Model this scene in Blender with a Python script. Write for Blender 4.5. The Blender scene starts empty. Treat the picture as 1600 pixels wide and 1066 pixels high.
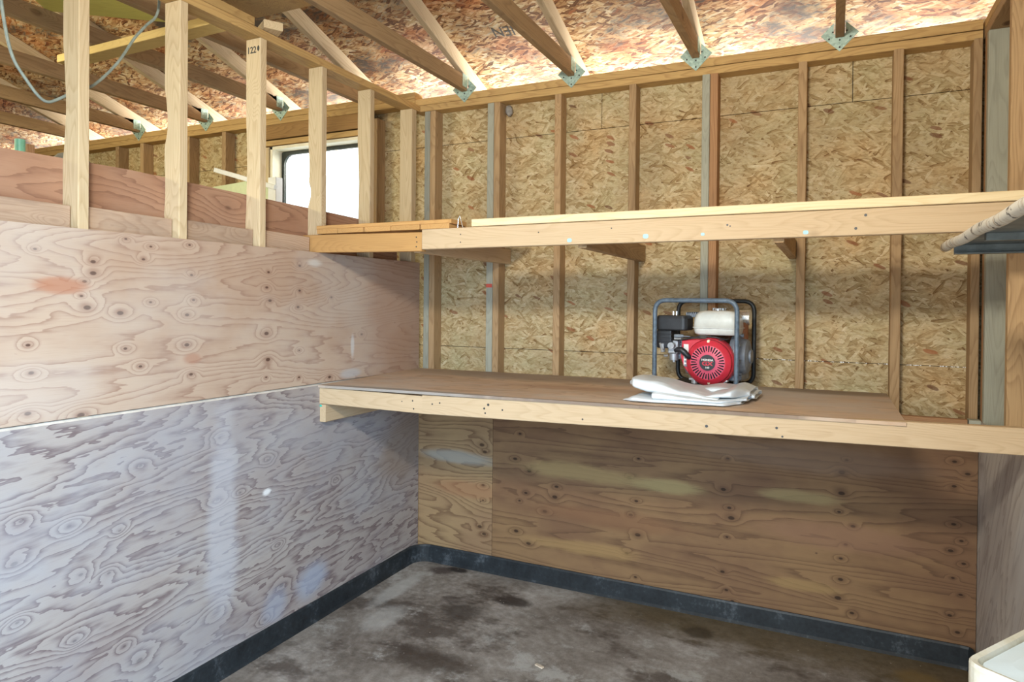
import bpy, bmesh, math, random
from mathutils import Vector, Matrix, noise as mnoise

random.seed(7)
SC = bpy.context.scene
COL = SC.collection
PI = math.pi

# ------------------------------------------------------------------ node helper
class NT:
    def __init__(self, name):
        self.m = bpy.data.materials.new(name)
        self.m.use_nodes = True
        self.t = self.m.node_tree
        self.t.nodes.clear()
        self.out = self.t.nodes.new('ShaderNodeOutputMaterial')
        self.b = self.t.nodes.new('ShaderNodeBsdfPrincipled')
        self.t.links.new(self.b.outputs[0], self.out.inputs[0])
        self._obj = None

    def n(self, typ, ins=None, **props):
        nd = self.t.nodes.new(typ)
        for k, v in props.items():
            setattr(nd, k, v)
        for k, v in (ins or {}).items():
            self.put(nd.inputs[k], v)
        return nd

    def put(self, sock, v):
        if isinstance(v, bpy.types.NodeSocket):
            self.t.links.new(v, sock)
        elif isinstance(v, (tuple, list)) and sock.type == 'RGBA' and len(v) == 3:
            sock.default_value = (*v, 1)
        else:
            sock.default_value = v

    def math(self, op, a, b=0.0, c=0.0, clamp=False):
        nd = self.n('ShaderNodeMath', {0: a, 1: b, 2: c}, operation=op, use_clamp=clamp)
        return nd.outputs[0]

    def mix(self, fac, a, b, mode='MIX'):
        nd = self.n('ShaderNodeMix', data_type='RGBA', blend_type=mode)
        self.put(nd.inputs['Factor'], fac)
        self.put(nd.inputs['A'], a)
        self.put(nd.inputs['B'], b)
        return nd.outputs['Result']

    def mixf(self, fac, a, b):
        nd = self.n('ShaderNodeMix', data_type='FLOAT')
        self.put(nd.inputs['Factor'], fac)
        self.put(nd.inputs['A'], a)
        self.put(nd.inputs['B'], b)
        return nd.outputs['Result']

    def ss(self, v, lo, hi, a=0.0, b=1.0):
        nd = self.n('ShaderNodeMapRange', {0: v, 1: lo, 2: hi, 3: a, 4: b}, interpolation_type='SMOOTHSTEP')
        return nd.outputs[0]

    def obj(self):
        if self._obj is None:
            self._obj = self.n('ShaderNodeTexCoord').outputs['Object']
        return self._obj

    def sep(self, v):
        return self.n('ShaderNodeSeparateXYZ', {0: v}).outputs

    def comb(self, x=0.0, y=0.0, z=0.0):
        return self.n('ShaderNodeCombineXYZ', {0: x, 1: y, 2: z}).outputs[0]

    def noise(self, vec, scale=1.0, detail=2.0, rough=0.5, dist=0.0, out='Fac'):
        nd = self.n('ShaderNodeTexNoise', {'Vector': vec, 'Scale': scale, 'Detail': detail, 'Roughness': rough, 'Distortion': dist})
        return nd.outputs[out]

    def vor(self, vec, scale=1.0, rand=1.0, dim='3D', feature='F1'):
        return self.n('ShaderNodeTexVoronoi', {'Vector': vec, 'Scale': scale, 'Randomness': rand}, voronoi_dimensions=dim, feature=feature)

    def ramp(self, fac, stops, interp='LINEAR'):
        nd = self.n('ShaderNodeValToRGB', {0: fac})
        cr = nd.color_ramp
        cr.interpolation = interp
        while len(cr.elements) > 1:
            cr.elements.remove(cr.elements[-1])
        cr.elements[0].position = stops[0][0]
        cr.elements[0].color = (*stops[0][1], 1)
        for p, c in stops[1:]:
            e = cr.elements.new(p)
            e.color = (*c, 1)
        return nd.outputs[0]

    def bump(self, h, dist=0.002, strength=0.5):
        nd = self.n('ShaderNodeBump', {'Height': h, 'Distance': dist, 'Strength': strength})
        self.put(self.b.inputs['Normal'], nd.outputs[0])

    def fin(self, col=None, rough=0.7, metal=0.0, spec=None):
        if col is not None:
            self.put(self.b.inputs['Base Color'], col)
        self.put(self.b.inputs['Roughness'], rough)
        self.put(self.b.inputs['Metallic'], metal)
        if spec is not None:
            self.put(self.b.inputs['Specular IOR Level'], spec)
        return self.m


def plain(name, col, rough=0.6, metal=0.0, var=0.12, scale=30.0, spec=None):
    t = NT(name)
    f = t.noise(t.obj(), scale, 4.0, 0.6)
    dark = tuple(c * (1 - var) for c in col)
    lite = tuple(min(1, c * (1 + var)) for c in col)
    return t.fin(t.ramp(f, [(0.3, dark), (0.7, lite)]), rough, metal, spec)


def lumber(name, light, dark, rings=26.0, line=0.45, stain=0.35, staincol=(0.16, 0.1, 0.05), knots=0.8, rough=0.75, sat_var=0.12):
    """Sawn softwood, grain along local Z."""
    t = NT(name)
    oi = t.n('ShaderNodeObjectInfo')
    rnd = oi.outputs['Random']
    x, y, z = t.sep(t.obj())
    off = t.math('MULTIPLY', rnd, 37.0)
    big = t.comb(t.math('MULTIPLY_ADD', x, 9.0, off), t.math('MULTIPLY_ADD', y, 9.0, off), t.math('MULTIPLY_ADD', z, 1.1, off))
    n1 = t.noise(big, 1.0, 1.5, 0.45)
    kv = t.vor(t.comb(t.math('MULTIPLY_ADD', x, 5.0, off), t.math('MULTIPLY_ADD', y, 5.0, off), t.math('MULTIPLY_ADD', z, 3.0, off)))
    kd = kv.outputs['Distance']
    keep = t.math('GREATER_THAN', t.sep(kv.outputs['Color'])[0], 0.35)
    kb = t.math('MULTIPLY', t.math('MULTIPLY', t.ss(kd, 0.0, 0.34, 1.0, 0.0), keep), knots)
    h = t.math('ADD', t.math('MULTIPLY_ADD', x, 1.1, t.math('MULTIPLY', n1, 0.9)), t.math('MULTIPLY', kb, 0.25))
    fr = t.math('FRACT', t.math('MULTIPLY', h, rings))
    ln = t.ramp(fr, [(0.0, (0, 0, 0)), (0.5, (0.2, 0.2, 0.2)), (0.86, (1, 1, 1)), (1.0, (0, 0, 0))])
    fine = t.noise(t.comb(t.math('MULTIPLY', x, 260.0), t.math('MULTIPLY', y, 260.0), t.math('MULTIPLY_ADD', z, 7.0, off)), 1.0, 2.0, 0.6)
    lf = t.math('MULTIPLY', ln, t.math('MULTIPLY_ADD', fine, 0.7, line - 0.3), clamp=True)
    col = t.mix(lf, light, dark)
    col = t.mix(t.math('MULTIPLY', t.ss(fine, 0.45, 0.75), 0.25), col, dark)
    st = t.noise(t.comb(t.math('MULTIPLY_ADD', x, 6.0, off), t.math('MULTIPLY_ADD', y, 6.0, off), t.math('MULTIPLY_ADD', z, 1.6, off)), 1.3, 5.0, 0.62)
    col = t.mix(t.math('MULTIPLY', t.ss(st, 0.5, 0.78), stain), col, staincol)
    kc = t.math('MULTIPLY', t.ss(kd, 0.05, 0.12, 1.0, 0.0), t.math('MULTIPLY', keep, knots), clamp=True)
    col = t.mix(kc, col, (0.1, 0.045, 0.02))
    hs = t.n('ShaderNodeHueSaturation', {'Hue': 0.5, 'Saturation': 1.0, 'Value': t.math('MULTIPLY_ADD', rnd, 2 * sat_var, 1.0 - sat_var), 'Color': col})
    t.bump(fine, 0.0012, 0.35)
    return t.fin(hs.outputs[0], rough, spec=0.25)


def plywood(name, u, light, light2, dark, freq=14.0, amt=0.8, knots=0.6, wash=None, washamt=0.0, seed=0.0, su=1.0, sv=3.2, tilt=0.0, patches=(), rough=0.65, rag=0.11, klist=(), khill=0.1, krad=0.075, core=0.011, sharp=0.72):
    """Rotary-cut softwood plywood: contour-like grain stretched along axis u (0 = X, 1 = Y); v is Z (or Y when u2)."""
    t = NT(name)
    s = t.sep(t.obj())
    if u == 0:
        a, v = s[0], s[2]
    elif u == 1:
        a, v = s[1], s[2]
    else:
        a, v = s[0], s[1]
    v = t.math('MULTIPLY_ADD', a, tilt, v)
    base = t.comb(t.math('MULTIPLY', a, su), t.math('MULTIPLY', v, sv), seed)
    n1 = t.noise(base, 1.0, 1.2, 0.5)
    n2 = t.noise(t.comb(t.math('MULTIPLY', a, 5.5 * su), t.math('MULTIPLY', v, 6.0 * sv), seed + 3.3), 1.0, 2.0, 0.55)
    kvec = t.comb(a, t.math('MULTIPLY', v, 1.7), 0.0)
    dmin = None
    kr = random.Random(int(seed))
    for ku, kvv in klist:
        dd = t.n('ShaderNodeVectorMath', {0: kvec, 1: (ku, (kvv + ku * tilt) * 1.7, 0.0)}, operation='DISTANCE').outputs['Value']
        dd = t.math('MULTIPLY', dd, kr.uniform(0.8, 1.9))
        dmin = dd if dmin is None else t.math('MINIMUM', dmin, dd)
    if dmin is None:
        kv = t.vor(t.comb(t.math('MULTIPLY', a, 2.3), t.math('MULTIPLY', v, 4.2), seed + 1.7), 1.0, 1.0)
        dmin = t.math('MULTIPLY', t.math('ADD', kv.outputs['Distance'], t.math('LESS_THAN', t.sep(kv.outputs['Color'])[0], 0.45)), 0.2)
    dk = t.math('ADD', dmin, t.math('MULTIPLY_ADD', n2, 0.03, -0.015))
    hill = t.ss(dk, 0.0, krad, khill, 0.0)
    n3 = t.noise(t.comb(t.math('MULTIPLY', a, 14.0), t.math('MULTIPLY', v, 70.0), seed + 6.1), 1.0, 2.0, 0.6)
    h = t.math('ADD', t.math('MULTIPLY_ADD', n2, rag, t.math('MULTIPLY_ADD', n3, rag * 0.3, n1)), hill)
    fr = t.math('FRACT', t.math('MULTIPLY', h, freq))
    ln = t.ramp(fr, [(0.0, (0, 0, 0)), (sharp * 0.6, (0.05, 0.05, 0.05)), (sharp, (0.4, 0.4, 0.4)), (0.93, (1, 1, 1)), (0.97, (0.9, 0.9, 0.9)), (1.0, (0, 0, 0))])
    fine = t.noise(t.comb(t.math('MULTIPLY', a, 9.0), t.math('MULTIPLY', v, 330.0), seed), 1.0, 2.0, 0.6)
    blot = t.noise(t.comb(t.math('MULTIPLY', a, 1.6), t.math('MULTIPLY', v, 2.6), seed + 9.0), 1.0, 4.0, 0.6)
    lightc = t.mix(t.ss(blot, 0.35, 0.65), light, light2)
    dm = t.math('MULTIPLY', t.math('MULTIPLY', ln, amt), t.math('MULTIPLY_ADD', fine, 0.8, 0.5), clamp=True)
    col = t.mix(dm, lightc, dark)
    col = t.mix(t.math('MULTIPLY', t.ss(fine, 0.5, 0.8), 0.18), col, dark)
    kk = t.math('MULTIPLY', t.ss(dmin, core * 0.7, core * 1.3, 1.0, 0.0), knots, clamp=True)
    ring = t.math('MULTIPLY', t.ss(dmin, core * 1.2, core * 3.5, 1.0, 0.0), knots * 0.4, clamp=True)
    col = t.mix(ring, col, dark)
    col = t.mix(kk, col, tuple(c * 0.4 for c in dark))
    sp = t.vor(t.comb(t.math('MULTIPLY', a, 5.0), t.math('MULTIPLY', v, 6.5), seed + 21.0), 1.0, 1.0)
    spk = t.math('MULTIPLY', t.ss(sp.outputs['Distance'], 0.018, 0.04, 1.0, 0.0), t.math('GREATER_THAN', t.sep(sp.outputs['Color'])[1], 0.55))
    col = t.mix(t.math('MULTIPLY', spk, 0.75), col, (0.07, 0.035, 0.025))
    if wash is not None:
        w = t.noise(t.comb(t.math('MULTIPLY', a, 1.1), t.math('MULTIPLY', v, 1.5), seed + 5.0), 1.0, 5.0, 0.62)
        col = t.mix(t.math('MULTIPLY', t.ss(w, 0.42, 0.68), washamt), col, wash)
    for (pu, pv, ru, rv, pc, pa) in patches:
        du = t.math('DIVIDE', t.math('SUBTRACT', a, pu), ru)
        dv = t.math('DIVIDE', t.math('SUBTRACT', v, pv), rv)
        d = t.math('SQRT', t.math('ADD', t.math('MULTIPLY', du, du), t.math('MULTIPLY', dv, dv)))
        d = t.math('ADD', d, t.math('MULTIPLY_ADD', blot, 1.2, -0.6))
        d = t.math('ADD', d, t.math('MULTIPLY_ADD', fine, 0.5, -0.25))
        col = t.mix(t.math('MULTIPLY', t.ss(d, 0.4, 1.0, 1.0, 0.0), pa), col, pc)
    t.bump(t.math('ADD', fine, t.math('MULTIPLY', ln, 0.5)), 0.001, 0.3)
    return t.fin(col, rough, spec=0.25)


def osb(name, plane, tones, contrast=1.0, mold=0.0, moldcol=(0.05, 0.035, 0.03), red=0.0, seed=0.0, size=1.0, angles=(0.15, -0.5, 1.0, 2.2), slope=0.0):
    t = NT(name)
    s = t.sep(t.obj())
    if plane == 'xz':
        a, b = s[0], s[2]
    elif plane == 'yz':
        a, b = s[1], s[2]
    else:
        a, b = s[0], s[1]
    wob = t.noise(t.comb(t.math('MULTIPLY', a, 5.0), t.math('MULTIPLY', b, 5.0), seed), 1.0, 2.0, 0.5, out='Color')
    wx, wy, _ = t.sep(wob)
    a = t.math('MULTIPLY_ADD', wx, 0.05, a)
    b = t.math('MULTIPLY_ADD', wy, 0.05, b)
    cur_h, cur_t, cur_e = None, None, None
    for k, ang in enumerate(angles):
        c, sn = math.cos(ang), math.sin(ang)
        u = t.math('ADD', t.math('MULTIPLY', a, c), t.math('MULTIPLY', b, sn))
        v = t.math('SUBTRACT', t.math('MULTIPLY', b, c), t.math('MULTIPLY', a, sn))
        vv = t.vor(t.comb(t.math('MULTIPLY_ADD', u, 9.5 / size, seed + k * 7.1), t.math('MULTIPLY', v, 42.0 / size), seed + k * 3.7), 1.0, 1.0, dim='2D')
        cc = t.sep(vv.outputs['Color'])
        gr = t.noise(t.comb(t.math('MULTIPLY', u, 10.0), t.math('MULTIPLY', v, 330.0), seed + k), 1.0, 1.0, 0.5)
        tone = t.math('ADD', cc[1], t.math('MULTIPLY_ADD', gr, 0.7, -0.35))
        e = vv.outputs['Distance']
        if cur_h is None:
            cur_h, cur_t, cur_e = cc[0], tone, e
        else:
            g = t.math('GREATER_THAN', cc[0], cur_h)
            cur_t = t.mixf(g, cur_t, tone)
            cur_e = t.mixf(g, cur_e, e)
            cur_h = t.math('MAXIMUM', cur_h, cc[0])
    tone = t.math('SUBTRACT', cur_t, t.ss(cur_e, 0.4, 0.75, 0.0, 0.3))
    tone = t.math('MULTIPLY_ADD', t.math('SUBTRACT', tone, 0.5), contrast, 0.5)
    col = t.ramp(tone, tones)
    bl = t.noise(t.comb(t.math('MULTIPLY', a, 2.6), t.math('MULTIPLY', b, 2.6), seed + 31), 1.0, 4.0, 0.65)
    col = t.mix(1.0, col, t.ramp(bl, [(0.32, (0.9, 0.98, 0.98)), (0.5, (1.0, 1.0, 1.0)), (0.68, (0.98, 0.84, 0.72))]), 'MULTIPLY')
    spk = t.noise(t.comb(t.math('MULTIPLY', a, 55.0), t.math('MULTIPLY', b, 130.0), seed), 1.0, 5.0, 0.75)
    col = t.mix(1.0, col, t.ramp(spk, [(0.28, (0.42, 0.36, 0.3)), (0.42, (0.86, 0.84, 0.82)), (0.6, (1.0, 1.0, 1.0)), (0.72, (1.22, 1.24, 1.28))]), 'MULTIPLY')
    ch = t.vor(t.comb(t.math('MULTIPLY_ADD', a, 9.0, seed), t.math('MULTIPLY_ADD', b, 24.0, t.math('MULTIPLY', a, 9.0)), seed), 1.0, 1.0, dim='2D')
    cc = t.sep(ch.outputs['Color'])
    chip = t.math('MULTIPLY', t.math('GREATER_THAN', cc[0], 0.93), t.ss(ch.outputs['Distance'], 0.2, 0.26, 1.0, 0.0))
    col = t.mix(t.math('MULTIPLY', chip, 0.75), col, t.mix(cc[1], (0.36, 0.12, 0.045), (0.13, 0.055, 0.03)))
    if red > 0:
        r = t.noise(t.comb(t.math('MULTIPLY', a, 2.2), t.math('MULTIPLY', b, 3.4), seed + 4), 1.0, 4.0, 0.6)
        col = t.mix(t.math('MULTIPLY', t.ss(r, 0.48, 0.66), red), col, t.mix(1.0, col, (0.8, 0.42, 0.26), 'MULTIPLY'))
    if mold > 0:
        mo = t.noise(t.comb(t.math('MULTIPLY', a, 1.7), t.math('MULTIPLY', b, 2.6), seed + 14), 1.0, 6.0, 0.68)
        mo2 = t.math('ADD', mo, t.math('MULTIPLY_ADD', tone, 0.16, -0.08))
        col = t.mix(t.math('MULTIPLY', t.ss(mo2, 0.49, 0.68), mold), col, moldcol)
    t.bump(cur_h, 0.0025, 0.4)
    return t.fin(col, 0.7, spec=0.2)


# ------------------------------------------------------------------ geometry helpers
def link(o, parent=None):
    COL.objects.link(o)
    if parent is not None:
        o.parent = parent
        o.matrix_parent_inverse = parent['_inv_m'] if False else Matrix.Translation(-parent.location) if parent.type == 'EMPTY' and not parent.get('_rot') else parent.matrix_basis.inverted()
    return o


def mesh_obj(name, bm, mat, parent=None, smooth=False, mats=None):
    bmesh.ops.recalc_face_normals(bm, faces=bm.faces[:])
    me = bpy.data.meshes.new(name)
    bm.to_mesh(me)
    bm.free()
    for m in (mats or [mat]):
        me.materials.append(m)
    if smooth:
        for p in me.polygons:
            p.use_smooth = True
    o = bpy.data.objects.new(name, me)
    return link(o, parent)


def tag(o, label=None, cat=None, group=None, kind=None):
    if label:
        o['label'] = label
    if cat:
        o['category'] = cat
    if group:
        o['group'] = group
    if kind:
        o['kind'] = kind
    return o


def empty(name, loc, label=None, cat=None, group=None):
    o = bpy.data.objects.new(name, None)
    o.empty_display_size = 0.1
    o.location = loc
    COL.objects.link(o)
    return tag(o, label, cat, group)


def add_box(bm, lo, hi, bevel=0.0, mi=0):
    r = bmesh.ops.create_cube(bm, size=1.0)
    vs = r['verts']
    for v in vs:
        v.co = Vector([lo[i] + (v.co[i] + 0.5) * (hi[i] - lo[i]) for i in range(3)])
    fs = set()
    for v in vs:
        for f in v.link_faces:
            fs.add(f)
    for f in fs:
        f.material_index = mi
    if bevel > 0:
        es = set()
        for f in fs:
            for e in f.edges:
                es.add(e)
        r2 = bmesh.ops.bevel(bm, geom=list(es), offset=bevel, segments=2, profile=0.5, affect='EDGES')
        for f in r2['faces']:
            f.material_index = mi
    return vs


def add_cyl(bm, a, b, r, seg=20, r2=None, cap=True):
    a, b = Vector(a), Vector(b)
    d = b - a
    q = d.to_track_quat('Z', 'Y').to_matrix().to_4x4()
    m = Matrix.Translation((a + b) / 2) @ q
    return bmesh.ops.create_cone(bm, cap_ends=cap, segments=seg, radius1=r, radius2=r if r2 is None else r2, depth=d.length, matrix=m)['verts']


def add_tube(bm, pts, r, seg=12, closed=False, rfun=None):
    pts = [Vector(p) for p in pts]
    n = len(pts)
    rings = []
    prev = None
    for i, p in enumerate(pts):
        if closed:
            d = pts[(i + 1) % n] - pts[i - 1]
        else:
            d = pts[min(i + 1, n - 1)] - pts[max(i - 1, 0)]
        d.normalize()
        if prev is None:
            up = Vector((0, 0, 1)) if abs(d.z) < 0.9 else Vector((1, 0, 0))
            side = d.cross(up).normalized()
        else:
            side = (prev - d * prev.dot(d)).normalized()
        prev = side
        oth = d.cross(side)
        rr = rfun(i / (n - 1)) if rfun else r
        rings.append([bm.verts.new(p + side * math.cos(k / seg * 2 * PI) * rr + oth * math.sin(k / seg * 2 * PI) * rr) for k in range(seg)])
    m = n if closed else n - 1
    for i in range(m):
        A, B = rings[i], rings[(i + 1) % n]
        for k in range(seg):
            bm.faces.new((A[k], A[(k + 1) % seg], B[(k + 1) % seg], B[k]))
    if not closed:
        bm.faces.new(rings[0][::-1])
        bm.faces.new(rings[-1])


def round_path(corners, r, seg=6):
    """Poly-line with rounded inner corners."""
    c = [Vector(p) for p in corners]
    out = [c[0]]
    for i in range(1, len(c) - 1):
        a = (c[i - 1] - c[i])
        b = (c[i + 1] - c[i])
        rr = min(r, a.length * 0.49, b.length * 0.49)
        p0 = c[i] + a.normalized() * rr
        p1 = c[i] + b.normalized() * rr
        for k in range(seg + 1):
            s = k / seg
            out.append(p0 * (1 - s) ** 2 + c[i] * 2 * s * (1 - s) + p1 * s ** 2)
    out.append(c[-1])
    return out


def add_loft(bm, rings, cap=True):
    R = [[bm.verts.new(p) for p in ring] for ring in rings]
    n = len(R[0])
    for i in range(len(R) - 1):
        for k in range(n):
            bm.faces.new((R[i][k], R[i][(k + 1) % n], R[i + 1][(k + 1) % n], R[i + 1][k]))
    if cap:
        bm.faces.new(R[0][::-1])
        bm.faces.new(R[-1])
    return R


def rrect(cx, cy, w, h, r, seg=6):
    """Rounded rectangle outline as 2-D points."""
    pts = []
    for (sx, sy, a0) in ((1, 1, 0), (-1, 1, PI / 2), (-1, -1, PI), (1, -1, 1.5 * PI)):
        for k in range(seg + 1):
            a = a0 + k / seg * PI / 2
            pts.append((cx + sx * (w / 2 - r) + math.cos(a) * r, cy + sy * (h / 2 - r) + math.sin(a) * r))
    return pts


def board(name, a, b, w, t, mat, parent=None, wdir=(1, 0, 0), cham=0.0025, wane=(), crook=0.0):
    """Sawn board from a to b; w measured along wdir, t across it. Mesh local Z is its length."""
    a, b = Vector(a), Vector(b)
    d = b - a
    L = d.length
    z = d.normalized()
    x = Vector(wdir)
    x = (x - z * x.dot(z)).normalized()
    y = z.cross(x)
    bm = bmesh.new()
    zs = [0.0, L]
    if wane or crook:
        n = max(8, int(L / 0.025))
        zs = [L * i / n for i in range(n + 1)]
    rings = []
    for zz in zs:
        ch = [cham] * 4
        for (ei, zc, hl, dep) in wane:
            s = max(0.0, 1 - ((zz - zc) / hl) ** 2)
            if s > 0:
                ch[ei] = max(ch[ei], dep * s ** 0.6 * (0.75 + 0.35 * mnoise.noise(Vector((zz * 9, ei, zc)))))
        cx = crook * math.sin(PI * zz / L)
        pts = []
        for i, (sx, sy) in enumerate(((-1, -1), (1, -1), (1, 1), (-1, 1))):
            c = ch[i]
            if i % 2 == 0:
                p = [(sx * w / 2, sy * (t / 2 - c)), (sx * (w / 2 - c), sy * t / 2)]
            else:
                p = [(sx * (w / 2 - c), sy * t / 2), (sx * w / 2, sy * (t / 2 - c))]
            pts += p
        rings.append([Vector((px + cx, py, zz)) for px, py in pts])
    add_loft(bm, rings)
    bmesh.ops.recalc_face_normals(bm, faces=bm.faces[:])
    me = bpy.data.meshes.new(name)
    bm.to_mesh(me)
    bm.free()
    me.materials.append(mat)
    o = bpy.data.objects.new(name, me)
    M = Matrix((x, y, z)).transposed().to_4x4()
    M.translation = a
    o.matrix_world = M
    COL.objects.link(o)
    if parent is not None:
        o.parent = parent
        o.matrix_parent_inverse = parent.matrix_basis.inverted()
    return o


def text_obj(name, body, size, mat, M, parent=None, extrude=0.0005, xs=1.0, bold=0.0):
    cu = bpy.data.curves.new(name, 'FONT')
    cu.body = body
    cu.size = size
    cu.align_x = 'CENTER'
    cu.align_y = 'CENTER'
    cu.extrude = extrude
    cu.offset = bold
    cu.materials.append(mat)
    tmp = bpy.data.objects.new(name, cu)
    COL.objects.link(tmp)
    bpy.context.view_layer.update()
    me = bpy.data.meshes.new_from_object(tmp.evaluated_get(bpy.context.evaluated_depsgraph_get()))
    me.name = name
    bpy.data.objects.remove(tmp)
    if not me.materials:
        me.materials.append(mat)
    o = bpy.data.objects.new(name, me)
    o.matrix_basis = M @ Matrix.Diagonal((xs, 1, 1, 1))
    COL.objects.link(o)
    if parent is not None:
        o.parent = parent
    return o

# ------------------------------------------------------------------ materials
# knot positions on the plywood faces (metres along, metres up)
KN_UP = [(-2.25, 1.76), (-2.1, 1.61), (-2.08, 1.57), (-1.96, 1.55), (-1.84, 1.59), (-1.66, 1.7), (-1.65, 1.6), (-1.68, 1.54), (-2.27, 1.45), (-1.94, 1.42), (-1.88, 1.35), (-1.68, 1.42), (-2.26, 1.36), (-1.66, 1.3), (-1.87, 1.75), (-1.94, 1.82), (-1.67, 1.82), (-1.25, 1.73), (-1.26, 1.66), (-1.24, 1.6), (-1.26, 1.45), (-1.25, 1.33), (-1.05, 1.65), (-1.06, 1.57), (-1.05, 1.77), (-1.05, 1.36), (-0.82, 1.62), (-0.57, 1.42), (-2.27, 1.23), (-2.1, 1.2), (-2.06, 1.73), (-2.06, 1.69), (-2.09, 1.66), (-1.84, 1.8), (-1.05, 1.23), (-0.83, 1.21), (-1.26, 1.25)]
KN_LOW = [(-1.88, 0.98), (-2.14, 0.83), (-1.96, 0.76), (-1.52, 1.02), (-1.25, 0.87), (-2.29, 0.89), (-2.31, 0.76), (-2.1, 0.65), (-2.0, 0.62), (-2.3, 0.57), (-1.52, 0.3), (-1.53, 0.76), (-1.88, 0.25), (-1.94, 0.33), (-2.12, 0.43), (-1.16, 0.26), (-0.78, 0.67), (-1.18, 0.46), (-1.26, 0.14), (-1.41, 0.76)]
KN_BACK = [(1.4, 0.77), (1.86, 0.82), (2.4, 0.87), (2.38, 0.81), (2.83, 0.91), (2.88, 0.86), (2.83, 0.8), (1.35, 0.66), (1.84, 0.66), (1.39, 0.54), (1.36, 0.46), (1.87, 0.57), (1.88, 0.52), (2.38, 0.71), (2.37, 0.62), (2.43, 0.56), (2.83, 0.63), (2.86, 0.56), (2.82, 0.51), (1.4, 0.36), (1.86, 0.42), (2.4, 0.47), (2.38, 0.4), (2.87, 0.46), (2.83, 0.39), (1.34, 0.25), (1.39, 0.13), (1.84, 0.24), (1.86, 0.15), (1.89, 0.1), (2.38, 0.3), (2.37, 0.21), (2.43, 0.15), (2.86, 0.32), (2.82, 0.22), (2.85, 0.15), (0.7, 0.84), (0.67, 0.69), (0.76, 0.63), (0.74, 0.5), (0.7, 0.45), (0.86, 0.41), (0.68, 0.27), (0.76, 0.21), (0.92, 0.5), (0.93, 0.56)]
KN_CORNER = [(0.45, 0.75), (0.47, 0.71), (0.46, 0.51), (0.46, 0.42), (0.44, 0.26), (0.47, 0.22)]
M = {}
M['stud'] = lumber('stud wood', (0.46, 0.31, 0.165), (0.25, 0.145, 0.07), stain=0.4, staincol=(0.17, 0.11, 0.06))
M['stud_red'] = lumber('reddish stud wood', (0.43, 0.24, 0.12), (0.25, 0.12, 0.055), stain=0.35)
M['stud_grey'] = lumber('weathered grey stud wood', (0.385, 0.385, 0.31), (0.24, 0.235, 0.18), line=0.3, stain=0.4, staincol=(0.2, 0.2, 0.17), knots=0.3)
M['post'] = lumber('pine post wood', (0.62, 0.49, 0.31), (0.42, 0.29, 0.15), line=0.4, stain=0.12, staincol=(0.4, 0.27, 0.13), knots=1.0)
M['plate'] = lumber('top plate wood', (0.54, 0.36, 0.15), (0.32, 0.18, 0.07), stain=0.3, staincol=(0.2, 0.12, 0.06), knots=0.4)
M['chord'] = lumber('truss chord wood', (0.42, 0.29, 0.16), (0.24, 0.15, 0.08), stain=0.5, staincol=(0.15, 0.1, 0.06), knots=0.5)
M['chord_pale'] = lumber('pale truss chord wood', (0.56, 0.45, 0.3), (0.36, 0.26, 0.15), stain=0.3, staincol=(0.3, 0.24, 0.17), knots=0.5)
M['rail'] = lumber('clean pine rail', (0.60, 0.45, 0.285), (0.44, 0.3, 0.17), line=0.3, stain=0.08, staincol=(0.5, 0.33, 0.16), knots=0.35, sat_var=0.06)
M['rail_orange'] = lumber('aged pine rail', (0.56, 0.32, 0.12), (0.38, 0.19, 0.065), line=0.3, stain=0.15, staincol=(0.3, 0.16, 0.07), knots=0.3, sat_var=0.06)
M['lath'] = lumber('pale yellow board', (0.8, 0.66, 0.42), (0.62, 0.44, 0.2), line=0.25, stain=0.05, knots=0.15, sat_var=0.04)
M['block'] = lumber('pinkish rough block', (0.5, 0.36, 0.255), (0.33, 0.2, 0.13), line=0.4, stain=0.5, staincol=(0.24, 0.17, 0.13), knots=1.0)
M['header'] = lumber('dark header board', (0.36, 0.21, 0.08), (0.2, 0.1, 0.04), stain=0.5)

M['ply_up'] = plywood('pinkish fir plywood', 1, (0.52, 0.395, 0.30), (0.45, 0.315, 0.225), (0.25, 0.125, 0.085), freq=22, amt=0.62, knots=0.95, seed=2.0, su=0.7, sv=4.6, rag=0.06, klist=KN_UP, khill=0.1, krad=0.085, core=0.011, sharp=0.78,
                      wash=(0.54, 0.5, 0.46), washamt=0.4,
                      patches=((-2.17, 1.645, 0.11, 0.035, (0.42, 0.17, 0.09), 0.7), (-1.652, 1.363, 0.055, 0.03, (0.4, 0.2, 0.13), 0.6),
                               (-0.648, 1.363, 0.022, 0.09, (0.62, 0.62, 0.62), 0.75), (-0.658, 1.215, 0.1, 0.03, (0.5, 0.53, 0.56), 0.6), (-0.95, 1.79, 0.08, 0.03, (0.66, 0.64, 0.6), 0.7), (-0.2, 1.5, 0.45, 0.5, (0.36, 0.2, 0.13), 0.5), (-2.25, 1.3, 0.25, 0.1, (0.56, 0.5, 0.46), 0.25)))  # wide reddish-brown patch paints in the shelf's shade towards the corner
M['ply_low'] = plywood('greyed fir plywood', 1, (0.41, 0.365, 0.335), (0.35, 0.30, 0.28), (0.14, 0.095, 0.1), freq=17, amt=0.9, knots=0.45, seed=11.0, su=1.1, sv=4.4, tilt=-0.06, rag=0.13, klist=KN_LOW, khill=0.13, krad=0.12, core=0.011, sharp=0.66,
                       wash=(0.39, 0.4, 0.44), washamt=0.5,
                       patches=((-1.5, 0.8, 0.10, 0.6, (0.54, 0.55, 0.6), 0.5), (-0.954, 0.27, 0.17, 0.12, (0.37, 0.42, 0.53), 0.7), (-1.2, 0.25, 0.12, 0.12, (0.37, 0.42, 0.53), 0.5), (-0.15, 0.75, 0.35, 0.3, (0.27, 0.2, 0.15), 0.65), (-1.254, 0.8, 0.035, 0.02, (0.85, 0.86, 0.86), 0.9)))  # large brown patch paints in the shade under the bench near the corner
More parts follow.
